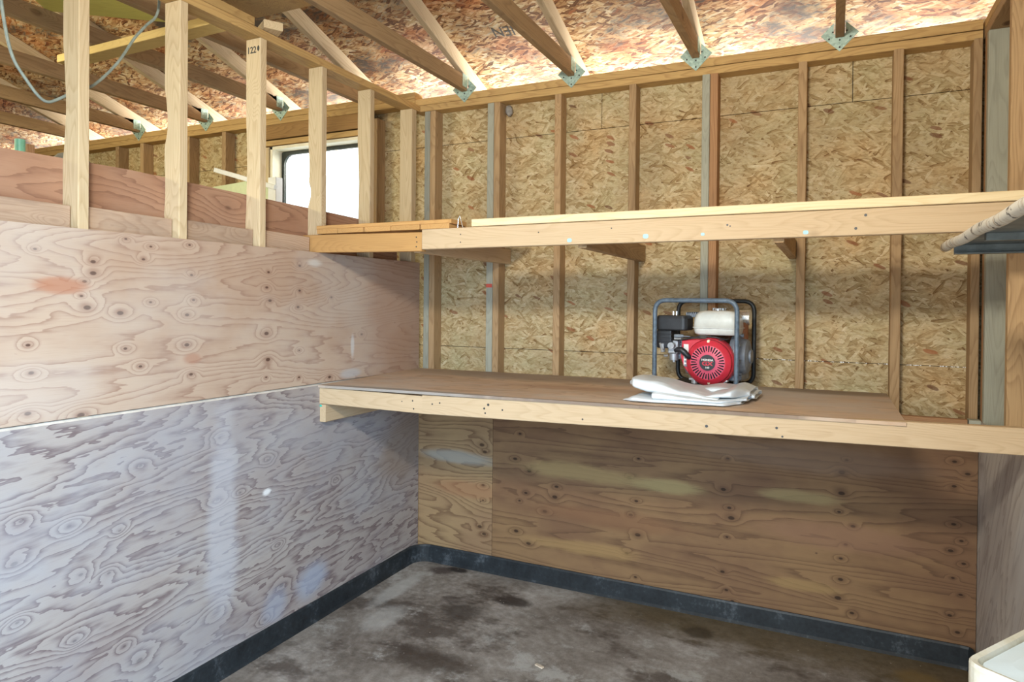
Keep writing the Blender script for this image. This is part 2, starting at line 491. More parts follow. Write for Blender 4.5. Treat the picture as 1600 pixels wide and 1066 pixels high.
M['ply_back'] = plywood('brown fir plywood', 0, (0.26, 0.155, 0.075), (0.19, 0.105, 0.056), (0.08, 0.04, 0.022), freq=18, amt=0.62, knots=0.9, seed=23.0, su=0.42, sv=5.0, rag=0.05, klist=KN_BACK, khill=0.07, krad=0.075, core=0.013, sharp=0.74,
                        patches=((1.55, 0.64, 0.25, 0.045, (0.4, 0.31, 0.14), 0.75), (1.05, 0.655, 0.45, 0.06, (0.36, 0.25, 0.11), 0.7), (2.165, 0.672, 0.25, 0.04, (0.36, 0.28, 0.13), 0.65), (2.2, 0.24, 0.22, 0.035, (0.34, 0.22, 0.09), 0.6), (1.1, 0.24, 0.4, 0.05, (0.35, 0.22, 0.09), 0.6), (1.2, 0.42, 0.6, 0.07, (0.22, 0.11, 0.055), 0.6), (2.4, 0.5, 0.5, 0.08, (0.25, 0.135, 0.085), 0.5), (2.3, 0.86, 0.7, 0.09, (0.26, 0.18, 0.13), 0.5)))
M['ply_corner'] = plywood('wavy-grained fir plywood', 0, (0.34, 0.225, 0.115), (0.28, 0.175, 0.095), (0.125, 0.065, 0.035), freq=17, amt=0.78, knots=0.85, seed=31.0, su=0.9, sv=4.4, rag=0.06, klist=KN_CORNER, khill=0.09, krad=0.09, core=0.013, sharp=0.7,
                          patches=((0.26, 0.66, 0.32, 0.05, (0.33, 0.32, 0.28), 0.7), (0.35, 0.47, 0.3, 0.06, (0.3, 0.14, 0.07), 0.5)))
M['ply_right'] = plywood('grey weathered plywood', 1, (0.55, 0.5, 0.44), (0.43, 0.38, 0.34), (0.2, 0.14, 0.11), freq=15, amt=0.5, knots=0.5, seed=41.0, su=1.0, sv=2.0, tilt=1.5, wash=(0.58, 0.58, 0.57), washamt=0.4)
M['ply_far'] = plywood('red-brown fir plywood', 1, (0.44, 0.27, 0.175), (0.38, 0.21, 0.13), (0.2, 0.095, 0.06), freq=14, amt=0.65, knots=0.5, seed=53.0, su=0.9, sv=4.2)
M['ply_bench'] = plywood('worn bench plywood', 2, (0.66, 0.48, 0.33), (0.54, 0.38, 0.255), (0.27, 0.165, 0.105), freq=16, amt=0.45, knots=0.4, seed=61.0, su=0.8, sv=3.0,
                         wash=(0.58, 0.53, 0.48), washamt=0.8,
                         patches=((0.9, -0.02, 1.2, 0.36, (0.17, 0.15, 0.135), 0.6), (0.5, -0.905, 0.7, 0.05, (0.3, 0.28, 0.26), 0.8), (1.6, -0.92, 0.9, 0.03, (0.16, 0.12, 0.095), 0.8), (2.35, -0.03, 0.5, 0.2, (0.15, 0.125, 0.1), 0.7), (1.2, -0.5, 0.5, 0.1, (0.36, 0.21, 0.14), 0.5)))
WALLT = [(0.0, (0.2, 0.11, 0.045)), (0.12, (0.34, 0.23, 0.1)), (0.45, (0.53, 0.41, 0.225)), (0.75, (0.63, 0.51, 0.31)), (1.0, (0.8, 0.71, 0.51))]
CEILT = [(0.0, (0.12, 0.055, 0.025)), (0.2, (0.3, 0.15, 0.065)), (0.5, (0.53, 0.35, 0.17)), (0.75, (0.66, 0.5, 0.3)), (1.0, (0.8, 0.68, 0.48))]
M['osb'] = osb('strand board wall', 'xz', WALLT, contrast=0.62, mold=0.3, moldcol=(0.26, 0.17, 0.085), seed=3.0, size=0.58, angles=(0.12, -0.5, 0.9, 2.3, 0.45, -0.15))
M['osb_r'] = osb('strand board side wall', 'yz', WALLT, contrast=0.9, seed=5.0)
M['osb_ceil'] = osb('strand board roof deck', 'xy', CEILT, contrast=0.95, mold=0.95, moldcol=(0.055, 0.042, 0.036), red=0.8, seed=8.0, size=0.6, angles=(0.1, -0.35, 0.6, 2.6, -0.15))
M['ply_edge'] = plain('pale plywood edge', (0.7, 0.66, 0.6), 0.7, 0, 0.15)
M['dark'] = plain('dark building paper', (0.03, 0.028, 0.025), 0.9)

# concrete floor
t = NT('stained concrete')
s = t.sep(t.obj())
base = t.noise(t.obj(), 1.6, 6.0, 0.65)
fine = t.noise(t.obj(), 26.0, 6.0, 0.7)
gran = t.noise(t.obj(), 160.0, 3.0, 0.6)
col = t.ramp(t.math('MULTIPLY_ADD', fine, 0.35, t.math('MULTIPLY', base, 0.65)), [(0.3, (0.07, 0.056, 0.044)), (0.45, (0.185, 0.155, 0.128)), (0.55, (0.28, 0.245, 0.21)), (0.7, (0.48, 0.44, 0.4))])
pat = t.noise(t.comb(t.math('MULTIPLY', s[0], 1.4), t.math('MULTIPLY', s[1], 2.2), 7.0), 1.6, 5.0, 0.7)
col = t.mix(t.math('MULTIPLY', t.ss(pat, 0.5, 0.64), 0.75), col, (0.06, 0.042, 0.032))
lp = t.noise(t.comb(t.math('MULTIPLY', s[0], 2.0), t.math('MULTIPLY', s[1], 2.0), 17.0), 2.2, 6.0, 0.75)
col = t.mix(t.math('MULTIPLY', t.ss(lp, 0.53, 0.66), 0.6), col, (0.46, 0.44, 0.4))
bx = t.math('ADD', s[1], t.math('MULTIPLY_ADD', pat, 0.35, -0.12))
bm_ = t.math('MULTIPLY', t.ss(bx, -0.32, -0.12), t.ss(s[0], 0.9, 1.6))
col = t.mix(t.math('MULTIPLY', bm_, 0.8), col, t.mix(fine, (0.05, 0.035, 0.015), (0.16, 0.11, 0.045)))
for (px, py, rx, ry, pc, pa) in ((0.80, -0.30, 0.13, 0.07, (0.035, 0.025, 0.02), 0.85), (0.24, -0.12, 0.09, 0.07, (0.06, 0.04, 0.035), 0.8), (0.33, -0.06, 0.08, 0.04, (0.025, 0.018, 0.015), 0.9),
                                 (0.62, -0.52, 0.12, 0.12, (0.05, 0.038, 0.03), 0.75), (0.5, -0.42, 0.07, 0.05, (0.06, 0.045, 0.04), 0.6), (0.72, -1.0, 0.3, 0.12, (0.05, 0.035, 0.025), 0.7), (0.16, -0.42, 0.07, 0.3, (0.5, 0.48, 0.44), 0.6),
                                 (0.3, -0.75, 0.1, 0.18, (0.48, 0.46, 0.42), 0.5), (1.75, -0.2, 0.09, 0.07, (0.04, 0.028, 0.015), 0.7), (2.68, -0.22, 0.12, 0.1, (0.2, 0.13, 0.045), 0.7)):
    du = t.math('DIVIDE', t.math('SUBTRACT', s[0], px), rx)
    dv = t.math('DIVIDE', t.math('SUBTRACT', s[1], py), ry)
    d = t.math('SQRT', t.math('ADD', t.math('MULTIPLY', du, du), t.math('MULTIPLY', dv, dv)))
    d = t.math('ADD', d, t.math('MULTIPLY_ADD', lp, 1.4, -0.7))
    col = t.mix(t.math('MULTIPLY', t.ss(d, 0.45, 1.05, 1.0, 0.0), pa), col, pc)
sp = t.vor(t.obj(), 34.0, 1.0)
col = t.mix(t.math('MULTIPLY', t.ss(sp.outputs['Distance'], 0.05, 0.12, 1.0, 0.0), t.math('GREATER_THAN', t.sep(sp.outputs['Color'])[0], 0.86)), col, (0.45, 0.42, 0.36))
t.bump(t.math('MULTIPLY_ADD', fine, 1.0, gran), 0.003, 0.4)
M['floor'] = t.fin(col, t.math('MULTIPLY_ADD', pat, -0.4, 0.85), spec=0.35)

# black rubber curb
t = NT('black rubber strip')
f1 = t.noise(t.obj(), 7.0, 6.0, 0.7)
f2 = t.noise(t.obj(), 60.0, 4.0, 0.6)
col = t.ramp(t.math('MULTIPLY_ADD', f2, 0.3, t.math('MULTIPLY', f1, 0.7)), [(0.35, (0.008, 0.010, 0.012)), (0.55, (0.022, 0.028, 0.033)), (0.72, (0.11, 0.125, 0.14))])
t.bump(f2, 0.001, 0.3)
M['rubber'] = t.fin(col, 0.5, spec=0.4)

# galvanised steel
t = NT('galvanised steel')
v = t.vor(t.obj(), 90.0, 1.0)
col = t.ramp(t.sep(v.outputs['Color'])[0], [(0.0, (0.32, 0.46, 0.41)), (1.0, (0.52, 0.68, 0.61))])
M['galv'] = t.fin(col, 0.5, 0.35)
M['nail'] = plain('dark nail steel', (0.07, 0.07, 0.07), 0.5, 0.6)
M['hole'] = plain('black hole', (0.01, 0.01, 0.01), 0.9)

# pump materials
M['frame_paint'] = plain('worn blue-grey tube paint', (0.10, 0.14, 0.185), 0.45, 0.1, 0.35, 45)
M['frame_dark'] = plain('black tube paint', (0.02, 0.024, 0.026), 0.45, 0.1, 0.35, 45)
M['red'] = plain('red engine paint', (0.62, 0.035, 0.06), 0.35, 0.0, 0.12, 22)
M['pinkred'] = plain('faded pink-red plastic', (0.74, 0.12, 0.2), 0.4, 0.0, 0.1, 22)
M['blackp'] = plain('black plastic', (0.02, 0.023, 0.028), 0.4, 0.0, 0.3, 30)
M['tank'] = plain('dirty white tank paint', (0.66, 0.69, 0.66), 0.35, 0.0, 0.12, 18)
M['alu'] = plain('dusty cast aluminium', (0.42, 0.44, 0.46), 0.5, 0.6, 0.3, 40)
M['chrome'] = plain('bright metal', (0.7, 0.72, 0.72), 0.25, 0.9, 0.1, 40)
M['greycast'] = plain('grey pump casting paint', (0.2, 0.23, 0.27), 0.5, 0.2, 0.3, 28)
M['rust'] = plain('rusty metal', (0.2, 0.075, 0.03), 0.8, 0.2, 0.4, 30)
M['whitelab'] = plain('white label', (0.8, 0.8, 0.78), 0.5, 0.0, 0.05)
M['brass'] = plain('pale brass bolt', (0.7, 0.6, 0.42), 0.35, 0.7)

# translucent white poly sheet
t = NT('white plastic sheeting')
f = t.noise(t.obj(), 9.0, 4.0, 0.6)
t.put(t.b.inputs['Subsurface Weight'], 0.0)
t.bump(t.noise(t.comb(*[t.math('MULTIPLY', q, k) for q, k in zip(t.sep(t.obj()), (6.0, 30.0, 60.0))]), 1.0, 3.0, 0.55), 0.004, 0.35)
M['poly'] = t.fin(t.ramp(f, [(0.3, (0.60, 0.66, 0.70)), (0.7, (0.76, 0.82, 0.86))]), 0.38, spec=0.5)

# chipped white paint
t = NT('chipped white paint')
f = t.noise(t.obj(), 26.0, 5.0, 0.7)
st = t.noise(t.comb(t.math('MULTIPLY', t.sep(t.obj())[1], 30.0), t.math('MULTIPLY', t.sep(t.obj())[0], 8.0), 0.0), 1.0, 4.0, 0.7)
col = t.mix(t.ss(st, 0.5, 0.62), (0.6, 0.57, 0.5), (0.36, 0.27, 0.17))
col = t.mix(t.ss(f, 0.57, 0.62), col, (0.09, 0.08, 0.075))
M['chip'] = t.fin(col, 0.5, spec=0.4)
M['shelf_under'] = plain('grey-blue sheet steel', (0.16, 0.19, 0.2), 0.45, 0.4, 0.3, 20)
t = NT('grimy white plastic')
f = t.noise(t.obj(), 14.0, 5.0, 0.65)
M['bin'] = t.fin(t.ramp(f, [(0.3, (0.42, 0.38, 0.28)), (0.5, (0.56, 0.54, 0.45)), (0.7, (0.62, 0.64, 0.6))]), 0.4, spec=0.4)
M['bin_lid'] = plain('pale blue-white plastic', (0.55, 0.64, 0.68), 0.4, 0, 0.06, 12)
M['white_frame'] = plain('cream window liner', (0.82, 0.76, 0.6), 0.6, 0, 0.05)
M['gasket'] = plain('black window gasket', (0.03, 0.035, 0.03), 0.6, 0, 0.4, 60)
M['green'] = plain('mint green paint', (0.2, 0.5, 0.33), 0.5)
M['palegreen'] = plain('pale green panel', (0.62, 0.68, 0.42), 0.5, 0, 0.05)
M['white'] = plain('white enamel and seam light', (0.85, 0.86, 0.85), 0.35, 0, 0.04)
M['greycloth'] = plain('grey fabric', (0.3, 0.28, 0.22), 0.9, 0, 0.3, 20)
M['cable'] = plain('grey-green cable', (0.27, 0.32, 0.29), 0.5, 0, 0.2)
M['lime'] = lumber('yellow-green board', (0.74, 0.7, 0.2), (0.58, 0.52, 0.13), line=0.2, stain=0.05, knots=0.1)
M['yellowwood'] = lumber('bright new pine', (0.72, 0.52, 0.2), (0.55, 0.36, 0.12), line=0.3, stain=0.05, knots=0.3)
M['cob'] = plain('grey cobweb', (0.32, 0.3, 0.27), 0.95, 0, 0.3, 50)
M['chipwood'] = plain('pale wood chip', (0.55, 0.45, 0.34), 0.8, 0, 0.3, 80)
M['ink'] = plain('black stamp ink', (0.05, 0.05, 0.045), 0.8, 0, 0.3)
M['teal'] = plain('teal crayon', (0.03, 0.42, 0.33), 0.7)
M['skyblue'] = plain('pale blue chalk', (0.42, 0.66, 0.74), 0.8)
M['outside'] = plain('gravel outside', (0.4, 0.39, 0.36), 0.9, 0, 0.3, 8)
t = NT('window glass')
t.put(t.b.inputs['Transmission Weight'], 1.0)
t.put(t.b.inputs['IOR'], 1.05)
M['glass'] = t.fin((0.93, 0.97, 0.95), 0.02, 0.0, 0.3)

# ------------------------------------------------------------------ the setting
W = 2.92
XL, YF, XR = -4.9, -3.85, 3.014
PL_B, PL_T = 2.787, 2.872
def roof_z(y):
    return 3.055 - 0.333 * y

bm = bmesh.new()
add_box(bm, (XL - 0.1, YF - 0.1, -0.12), (XR + 0.1, 0.12, 0.0))
tag(mesh_obj('floor', bm, M['floor']), kind='structure')

bm = bmesh.new()   # sloping roof deck
ys = (0.75, YF - 0.1)
lo = [(XL - 0.2, ys[0], roof_z(ys[0])), (XR + 0.5, ys[0], roof_z(ys[0])), (XR + 0.5, ys[1], roof_z(ys[1])), (XL - 0.2, ys[1], roof_z(ys[1]))]
vb = [bm.verts.new(p) for p in lo]
vt = [bm.verts.new((p[0], p[1], p[2] + 0.016)) for p in lo]
bm.faces.new(vb)
bm.faces.new(vt)
for i in range(4):
    bm.faces.new((vb[i], vb[(i + 1) % 4], vt[(i + 1) % 4], vt[i]))
tag(mesh_obj('ceiling', bm, M['osb_ceil']), kind='structure')

# back wall: strand-board sheets with narrow joints over dark paper, and an opening for the window
WX0, WX1, WZ0, WZ1 = -1.25, -0.40, 1.95, 2.68
bm = bmesh.new()
G = 0.0016
seam_lo, seam_hi = 1.325, 2.588
cols_hi = [XL, -2.2, -0.33, 1.143, 2.407, XR]
rows = [(0.0, seam_lo), (seam_lo, seam_hi)]
for (z0, z1) in rows:
    if z1 < WZ0:
        xs = [XL, -2.4, 0.06, XR]
        for i in range(len(xs) - 1):
            add_box(bm, (xs[i] + G, 0.101, z0 + G), (xs[i + 1] - G, 0.112, z1 - G))
for (x0, x1) in ((XL, -2.4), (-2.4, WX0), (WX1, XR)):
    add_box(bm, (x0 + G, 0.101, seam_lo + G), (x1 - G, 0.112, seam_hi - G))
add_box(bm, (WX0, 0.101, seam_lo + G), (WX1, 0.112, WZ0))
for i in range(len(cols_hi) - 1):
    x0, x1 = cols_hi[i], cols_hi[i + 1]
    if x1 <= WX0 or x0 >= WX1:
        add_box(bm, (x0 + G, 0.101, seam_hi + G), (x1 - G, 0.112, 2.90))
    else:
        add_box(bm, (x0 + G, 0.101, seam_hi + G), (WX0, 0.112, 2.90))
        add_box(bm, (WX0, 0.101, WZ1), (WX1, 0.112, 2.90))
        if x1 > WX1:
            add_box(bm, (WX1, 0.101, seam_hi + G), (x1 - G, 0.112, 2.90))
for (x0, x1, z0, z1) in ((XL, WX0, 0, 2.9), (WX1, XR, 0, 2.9), (WX0, WX1, 0, WZ0), (WX0, WX1, WZ1, 2.9)):
    add_box(bm, (x0, 0.113, z0), (x1, 0.125, z1), mi=1)
for k in range(60):  # white bits painted in for daylight leaking through the lower joint
    xx = 1.95 + 1.05 * random.random() ** 0.9
    ww = random.uniform(0.002, 0.009)
    add_box(bm, (xx, 0.0995, seam_lo - 0.002), (xx + ww, 0.102, seam_lo + random.uniform(0.001, 0.003)), mi=2)
tag(mesh_obj('wall_back', bm, None, mats=[M['osb'], M['dark'], M['white']]), kind='structure')

bm = bmesh.new()
add_box(bm, (XR, YF, 0.0), (XR + 0.012, 0.12, 4.7))
tag(mesh_obj('wall_right', bm, M['osb_r']), kind='structure')
bm = bmesh.new()
add_box(bm, (XL - 0.012, YF, 0.0), (XL, 0.12, 4.7))
tag(mesh_obj('wall_left', bm, M['osb_r']), kind='structure')
# front wall behind the camera, with a wide door opening
DX0, DX1, DZ = 0.45, 2.95, 2.35
bm = bmesh.new()
add_box(bm, (XL, YF - 0.012, 0), (DX0, YF, 4.72))
add_box(bm, (DX0, YF - 0.012, DZ), (XR, YF, 4.72))
add_box(bm, (DX1, YF - 0.012, 0), (XR, YF, DZ))
tag(mesh_obj('wall_front', bm, M['osb']), kind='structure')
bm = bmesh.new()
add_box(bm, (-9, YF - 9, -0.3), (9, YF - 0.012, -0.05))
tag(mesh_obj('ground', bm, M['outside']), kind='structure')

# window unit in the next bay
win = empty('window_1', (0, 0, 0))
tag(win, kind='structure')
bm = bmesh.new()
for (x0, x1, z0, z1) in ((WX0, WX0 + 0.02, WZ0, WZ1), (WX1 - 0.02, WX1, WZ0, WZ1), (WX0, WX1, WZ1 - 0.02, WZ1), (WX0, WX1, WZ0, WZ0 + 0.02)):
    add_box(bm, (x0, 0.0, z0), (x1, 0.118, z1), 0.001)
mesh_obj('window_liner', bm, M['white_frame'], win)
wx0, wx1, wz0, wz1 = WX0 + 0.02, WX1 - 0.02, WZ0 + 0.02, WZ1 - 0.02
outer = rrect((wx0 + wx1) / 2, (wz0 + wz1) / 2, wx1 - wx0, wz1 - wz0, 0.012, 8)
inner = rrect((wx0 + wx1) / 2, (wz0 + wz1) / 2, wx1 - wx0 - 0.05, wz1 - wz0 - 0.05, 0.07, 8)
bm = bmesh.new()
rings = [[Vector((p[0], y, p[1])) for p in pts] for (pts, y) in ((outer, 0.09), (inner, 0.086), (inner, 0.11), (outer, 0.112))]
add_loft(bm, rings + [rings[0]], cap=False)
bmesh.ops.remove_doubles(bm, verts=bm.verts[:], dist=1e-5)
mesh_obj('window_gasket', bm, M['gasket'], win)
bm = bmesh.new()
a = [bm.verts.new((p[0], 0.098, p[1])) for p in inner]
b = [bm.verts.new((p[0], 0.101, p[1])) for p in inner]
bm.faces.new(a)
bm.faces.new(b[::-1])
for i in range(len(a)):
    bm.faces.new((a[i], a[(i + 1) % len(a)], b[(i + 1) % len(a)], b[i]))
mesh_obj('window_pane', bm, M['glass'], win)

# rubber curb: straight run on the left, rounded corner and back run
def curb(path, name):
    bm = bmesh.new()
    prof = [(0.0, 0.0), (0.024, 0.0), (0.014, 0.012), (0.011, 0.09), (0.006, 0.099), (0.0, 0.099)]
    rings = []
    n = len(path)
    for i, p in enumerate(path):
        d = (Vector(path[min(i + 1, n - 1)]) - Vector(path[max(i - 1, 0)])).normalized()
        nrm = Vector((d.y, -d.x, 0))     # to the room side when walking left-front -> corner -> right
        wv = 0.002 * mnoise.noise(Vector((p[0] * 3, p[1] * 3, 0)))
        rings.append([Vector((p[0], p[1], 0)) + nrm * (q[0] + wv) + Vector((0, 0, q[1])) for q in prof])
    add_loft(bm, rings)
    return tag(mesh_obj(name, bm, M['rubber']), kind='structure')
curb([(0.002, -3.8 + 0.0975 * i, 0) for i in range(38)], 'baseboard_left')
path = [(0.004, -0.2 + 0.01 * i, 0) for i in range(9)]
for k in range(1, 9):
    a = PI - k / 8 * PI / 2
    path.append((0.114 + 0.11 * math.cos(a), -0.112 + 0.11 * math.sin(a), 0))
path += [(0.2 + 0.1 * i, -0.002, 0) for i in range(27)]
path += [(2.86, -0.002, 0), (2.895, -0.008, 0), (2.908, -0.03, 0), (2.91, -0.07, 0)]
curb(path, 'baseboard_back')

# ------------------------------------------------------------------ plywood panels
def panel(name, lo, hi, mat, label):
    bm = bmesh.new()
    add_box(bm, lo, hi, 0.0008)
    return tag(mesh_obj(name, bm, mat), label, 'plywood panel')

def quad_panel(name, x0, x1, pts, mat, label, lip=0.0):
    """pts: (y, z) outline, thickness x0..x1"""
    bm = bmesh.new()
    zm = sum(z for y, z in pts) / len(pts)
    A = [bm.verts.new((x1, y, z - (lip if z > zm else 0))) for y, z in pts]
    B = [bm.verts.new((x0, y, z)) for y, z in pts]
    bm.faces.new(A)
    bm.faces.new(B[::-1])
    for i in range(len(A)):
        f = bm.faces.new((A[i], A[(i + 1) % len(A)], B[(i + 1) % len(A)], B[i]))
        f.material_index = 1
    return tag(mesh_obj(name, bm, mat, mats=[mat, M['ply_edge']]), label, 'plywood panel')

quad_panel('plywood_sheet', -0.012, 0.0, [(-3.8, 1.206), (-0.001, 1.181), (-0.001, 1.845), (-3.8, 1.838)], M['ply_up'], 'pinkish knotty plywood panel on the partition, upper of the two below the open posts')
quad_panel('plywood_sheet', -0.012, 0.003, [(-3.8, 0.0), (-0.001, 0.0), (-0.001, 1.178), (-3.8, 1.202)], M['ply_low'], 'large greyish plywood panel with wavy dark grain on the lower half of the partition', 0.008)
quad_panel('plywood_sheet', -0.113, -0.101, [(-3.8, 0.0), (-0.1, 0.0), (-0.1, 2.06), (-0.65, 2.072), (-1.87, 2.095), (-2.35, 2.085), (-3.8, 2.07)], M['ply_far'], 'red-brown plywood panel standing behind the open posts, below the window')
panel('plywood_sheet', (0.004, 0.0, 0.0), (0.5215, 0.011, 1.075), M['ply_corner'], 'narrow plywood strip with wavy grain in the corner under the workbench')
panel('plywood_sheet', (0.5235, 0.0, 0.0), (W - 0.002, 0.011, 1.075), M['ply_back'], 'wide brown plywood panel with rows of dark knots under the workbench')
panel('plywood_sheet', (W, -3.8, 0.0), (W + 0.005, 0.011, 1.1), M['ply_right'], 'grey weathered plywood panel on the right wall below the bench rail')

# ------------------------------------------------------------------ wall framing
def stud(x0, x1, mat, label, y0=0.012, y1=0.100, z1=PL_B, group=None, **k):
    o = board('wall_stud', ((x0 + x1) / 2, (y0 + y1) / 2, 0.0), ((x0 + x1) / 2, (y0 + y1) / 2, z1 - 0.001), x1 - x0, y1 - y0, mat, **k)
    return tag(o, label, 'stud', group or 'wall studs along the back wall')
stud(0.021, 0.0585, M['stud_grey'], 'pale grey-green stud in the back left corner, next to the partition')
stud(0.060, 0.099, M['stud'], 'brown stud tight against the pale grey-green corner stud')
stud(0.4615, 0.5035, M['stud_grey'], 'pale grey stud with a red mark, paired with a brown stud left of the pump')
stud(0.505, 0.544, M['stud'], 'brown stud paired with the pale grey stud marked in red')
stud(0.892, 0.931, M['stud'], 'single brown stud left of the shelf bracket that ends at the next stud')
stud(1.324, 1.363, M['stud'], 'brown stud just left of the pump, carrying a shelf bracket')
stud(1.710, 1.7485, M['stud_grey'], 'grey-brown stud of the pair rising directly behind the pump')
stud(1.750, 1.789, M['stud_red'], 'orange-brown stud of the pair rising directly behind the pump')
stud(2.168, 2.207, M['stud'], 'brown stud just right of the pump with a bracket on its left side')
stud(2.573, 2.614, M['stud'], 'brown stud at the right end of the bench top')
stud(2.882, 2.916, M['stud'], 'dark brown stud in the right back corner')
# red marks on the first grey stud
for (x0, x1, xs, zl) in ((-3.04, -3.0, M['stud'], 2.84), (-2.80, -2.76, M['stud'], 2.84), (-2.53, -2.49, M['stud'], 2.84), (-1.735, -1.695, M['stud'], 2.84)):
    pass
lab = {-2.92: 'brown stud at the far left of the next bay, seen between the posts', -2.62: 'second brown stud from the left in the next bay', -2.1: 'brown stud behind the second open post, left of the white batten',
       -1.72: 'brown stud crossed by the white batten, left of the window', -0.36: 'brown stud right beside the window in the next bay'}
for x, l in lab.items():
    stud(x - 0.02, x + 0.02, M['stud'], l, z1=2.836 if x < -0.5 else PL_B, group='wall studs in the next bay')
# right wall studs
tag(board('wall_stud', (2.967, -0.018, 0), (2.967, -0.018, PL_B - 0.001), 0.09, 0.036, M['stud_red']), 'reddish stud at the back end of the right wall', 'stud', 'wall studs of the right wall')
tag(board('wall_stud', (2.967, -0.056, 0), (2.967, -0.056, PL_B - 0.001), 0.09, 0.037, M['stud_grey']), 'grey-green weathered stud with a dark knot, right of the corner', 'stud', 'wall studs of the right wall')
tag(board('wall_stud', (2.967, -0.47, 0), (2.967, -0.47, PL_B - 0.001), 0.09, 0.038, M['stud']), 'wide brown stud at the right edge, nearest along the right wall', 'stud', 'wall studs of the right wall')

def plate(a, b, w, t, label, mat=None, wd=(0, 1, 0)):
    return tag(board('top_plate', a, b, w, t, mat or M['plate'], wdir=wd), label, 'wall plate')
plate((-0.05, 0.056, 2.8085), (2.915, 0.056, 2.8005), 0.088, 0.039, 'lower of the two plates along the top of the back wall')
plate((-0.05, 0.056, 2.8495), (2.915, 0.056, 2.8445), 0.09, 0.041, 'upper of the two plates along the top of the back wall')
plate((-4.85, 0.056, 2.858), (-0.055, 0.056, 2.858), 0.088, 0.04, 'lower plate over the window bay, behind the open posts')
plate((-4.85, 0.056, 2.899), (-0.055, 0.056, 2.899), 0.088, 0.04, 'upper plate over the window bay, behind the open posts')
plate((2.967, 0.1, PL_B + 0.0195), (2.967, -3.8, PL_B + 0.0195), 0.09, 0.038, 'lower plate along the top of the right wall', M['stud'], (1, 0, 0))
plate((2.967, 0.1, PL_B + 0.0585), (2.967, -3.8, PL_B + 0.0585), 0.09, 0.038, 'upper plate along the top of the right wall', M['plate'], (1, 0, 0))
plate((-0.056, 0.008, PL_B + 0.0195), (-0.056, -3.8, PL_B + 0.0195), 0.089, 0.038, 'long plate running over the tops of the open partition posts', M['plate'], (1, 0, 0))
plate((-0.056, -1.33, PL_B + 0.0585), (-0.056, -3.8, PL_B + 0.0585), 0.089, 0.038, 'second plate ending part way along on top of the partition plate', M['plate'], (1, 0, 0))

# window header and trimmers
hd = tag(board('window_header', (-1.33, 0.03, 2.787), (-0.39, 0.03, 2.787), 0.1, 0.036, M['header'], wdir=(0, 0, 1)), 'dark brown header board above the window', 'header')
tag(board('header_strip', (-1.33, 0.045, 2.709), (-0.39, 0.045, 2.709), 0.038, 0.066, M['plate'], wdir=(0, 0, 1)), 'yellowish strip of lumber between the dark header and the window', 'lumber')
tag(board('wall_stud', (-1.30, 0.05, 0.0), (-1.30, 0.05, 2.68), 0.06, 0.09, M['post']), 'pale stud forming the left side of the window', 'stud', 'wall studs in the next bay')

# partition posts
posts = [(-2.105, 'open partition post farthest left, greyish white with dark knots', [(0, 2.28, 0.2, 0.024)], None),
         (-1.709, 'open partition post with three dark knots, second from the left', [(0, 2.33, 0.11, 0.026), (0, 2.05, 0.1, 0.01)], None),
         (-1.294, 'open partition post with a handwritten number at its top', [(0, 2.2, 0.25, 0.014)], None),
         (-0.8875, 'open partition post with a notched edge, left in front of the window', [(0, 2.155, 0.06, 0.032), (0, 2.25, 0.2, 0.012)], None),
         (-0.492, 'open partition post at the right end of the window', [(0, 2.2, 0.3, 0.022)], None),
         (-0.080, 'open partition post beside the back wall corner, nearest the shelf end', [], None)]
for i, (y, l, wn, _) in enumerate(posts):
    thick = 0.038 if i != 5 else 0.05
    # width runs along X, local -x is the far-left edge of the camera-facing side
    o = board('partition_post', (-0.0565, y + thick / 2, 0.0), (-0.0565, y + thick / 2, PL_B - 0.001), 0.089, thick, M['post'], wane=wn)
    tag(o, l, 'post', 'open posts of the partition')
    if i == 2:
        root = o
# handwriting on the third post
Mtx = Matrix.Translation((-0.066, -1.2945, 2.735)) @ Matrix.Rotation(PI / 2, 4, 'X')
tx = text_obj('post_number', '122', 0.042, M['ink'], root.matrix_basis.inverted() @ Mtx, root, 0.0003, 0.9, 0.0006)
tx['label'] = 'number written in black ink'
bm = bmesh.new()
bmesh.ops.create_uvsphere(bm, u_segments=10, v_segments=6, radius=0.012, matrix=Matrix.Translation((-0.026, -1.2935, 2.74)) @ Matrix.Diagonal((0.7, 0.1, 1.2, 1)))
mesh_obj('ink_blot', bm, M['ink'], root)

# blocking between posts
blk = [(-2.62, -2.112, 'short block between the posts at the far left of the partition'), (-2.062, -1.716, 'knotty short block between the first two open posts'),
       (-1.666, -1.301, 'short block between the second and the numbered open post'), (-1.251, -0.935, 'short block between the numbered and the notched open post')]
for y0, y1, l in blk:
    tag(board('blocking', (-0.064, y0, 1.885), (-0.064, y1, 1.88), 0.082, 0.036, M['block'], wdir=(0, 0, 1)), l, 'lumber block', 'blocks between the partition posts')

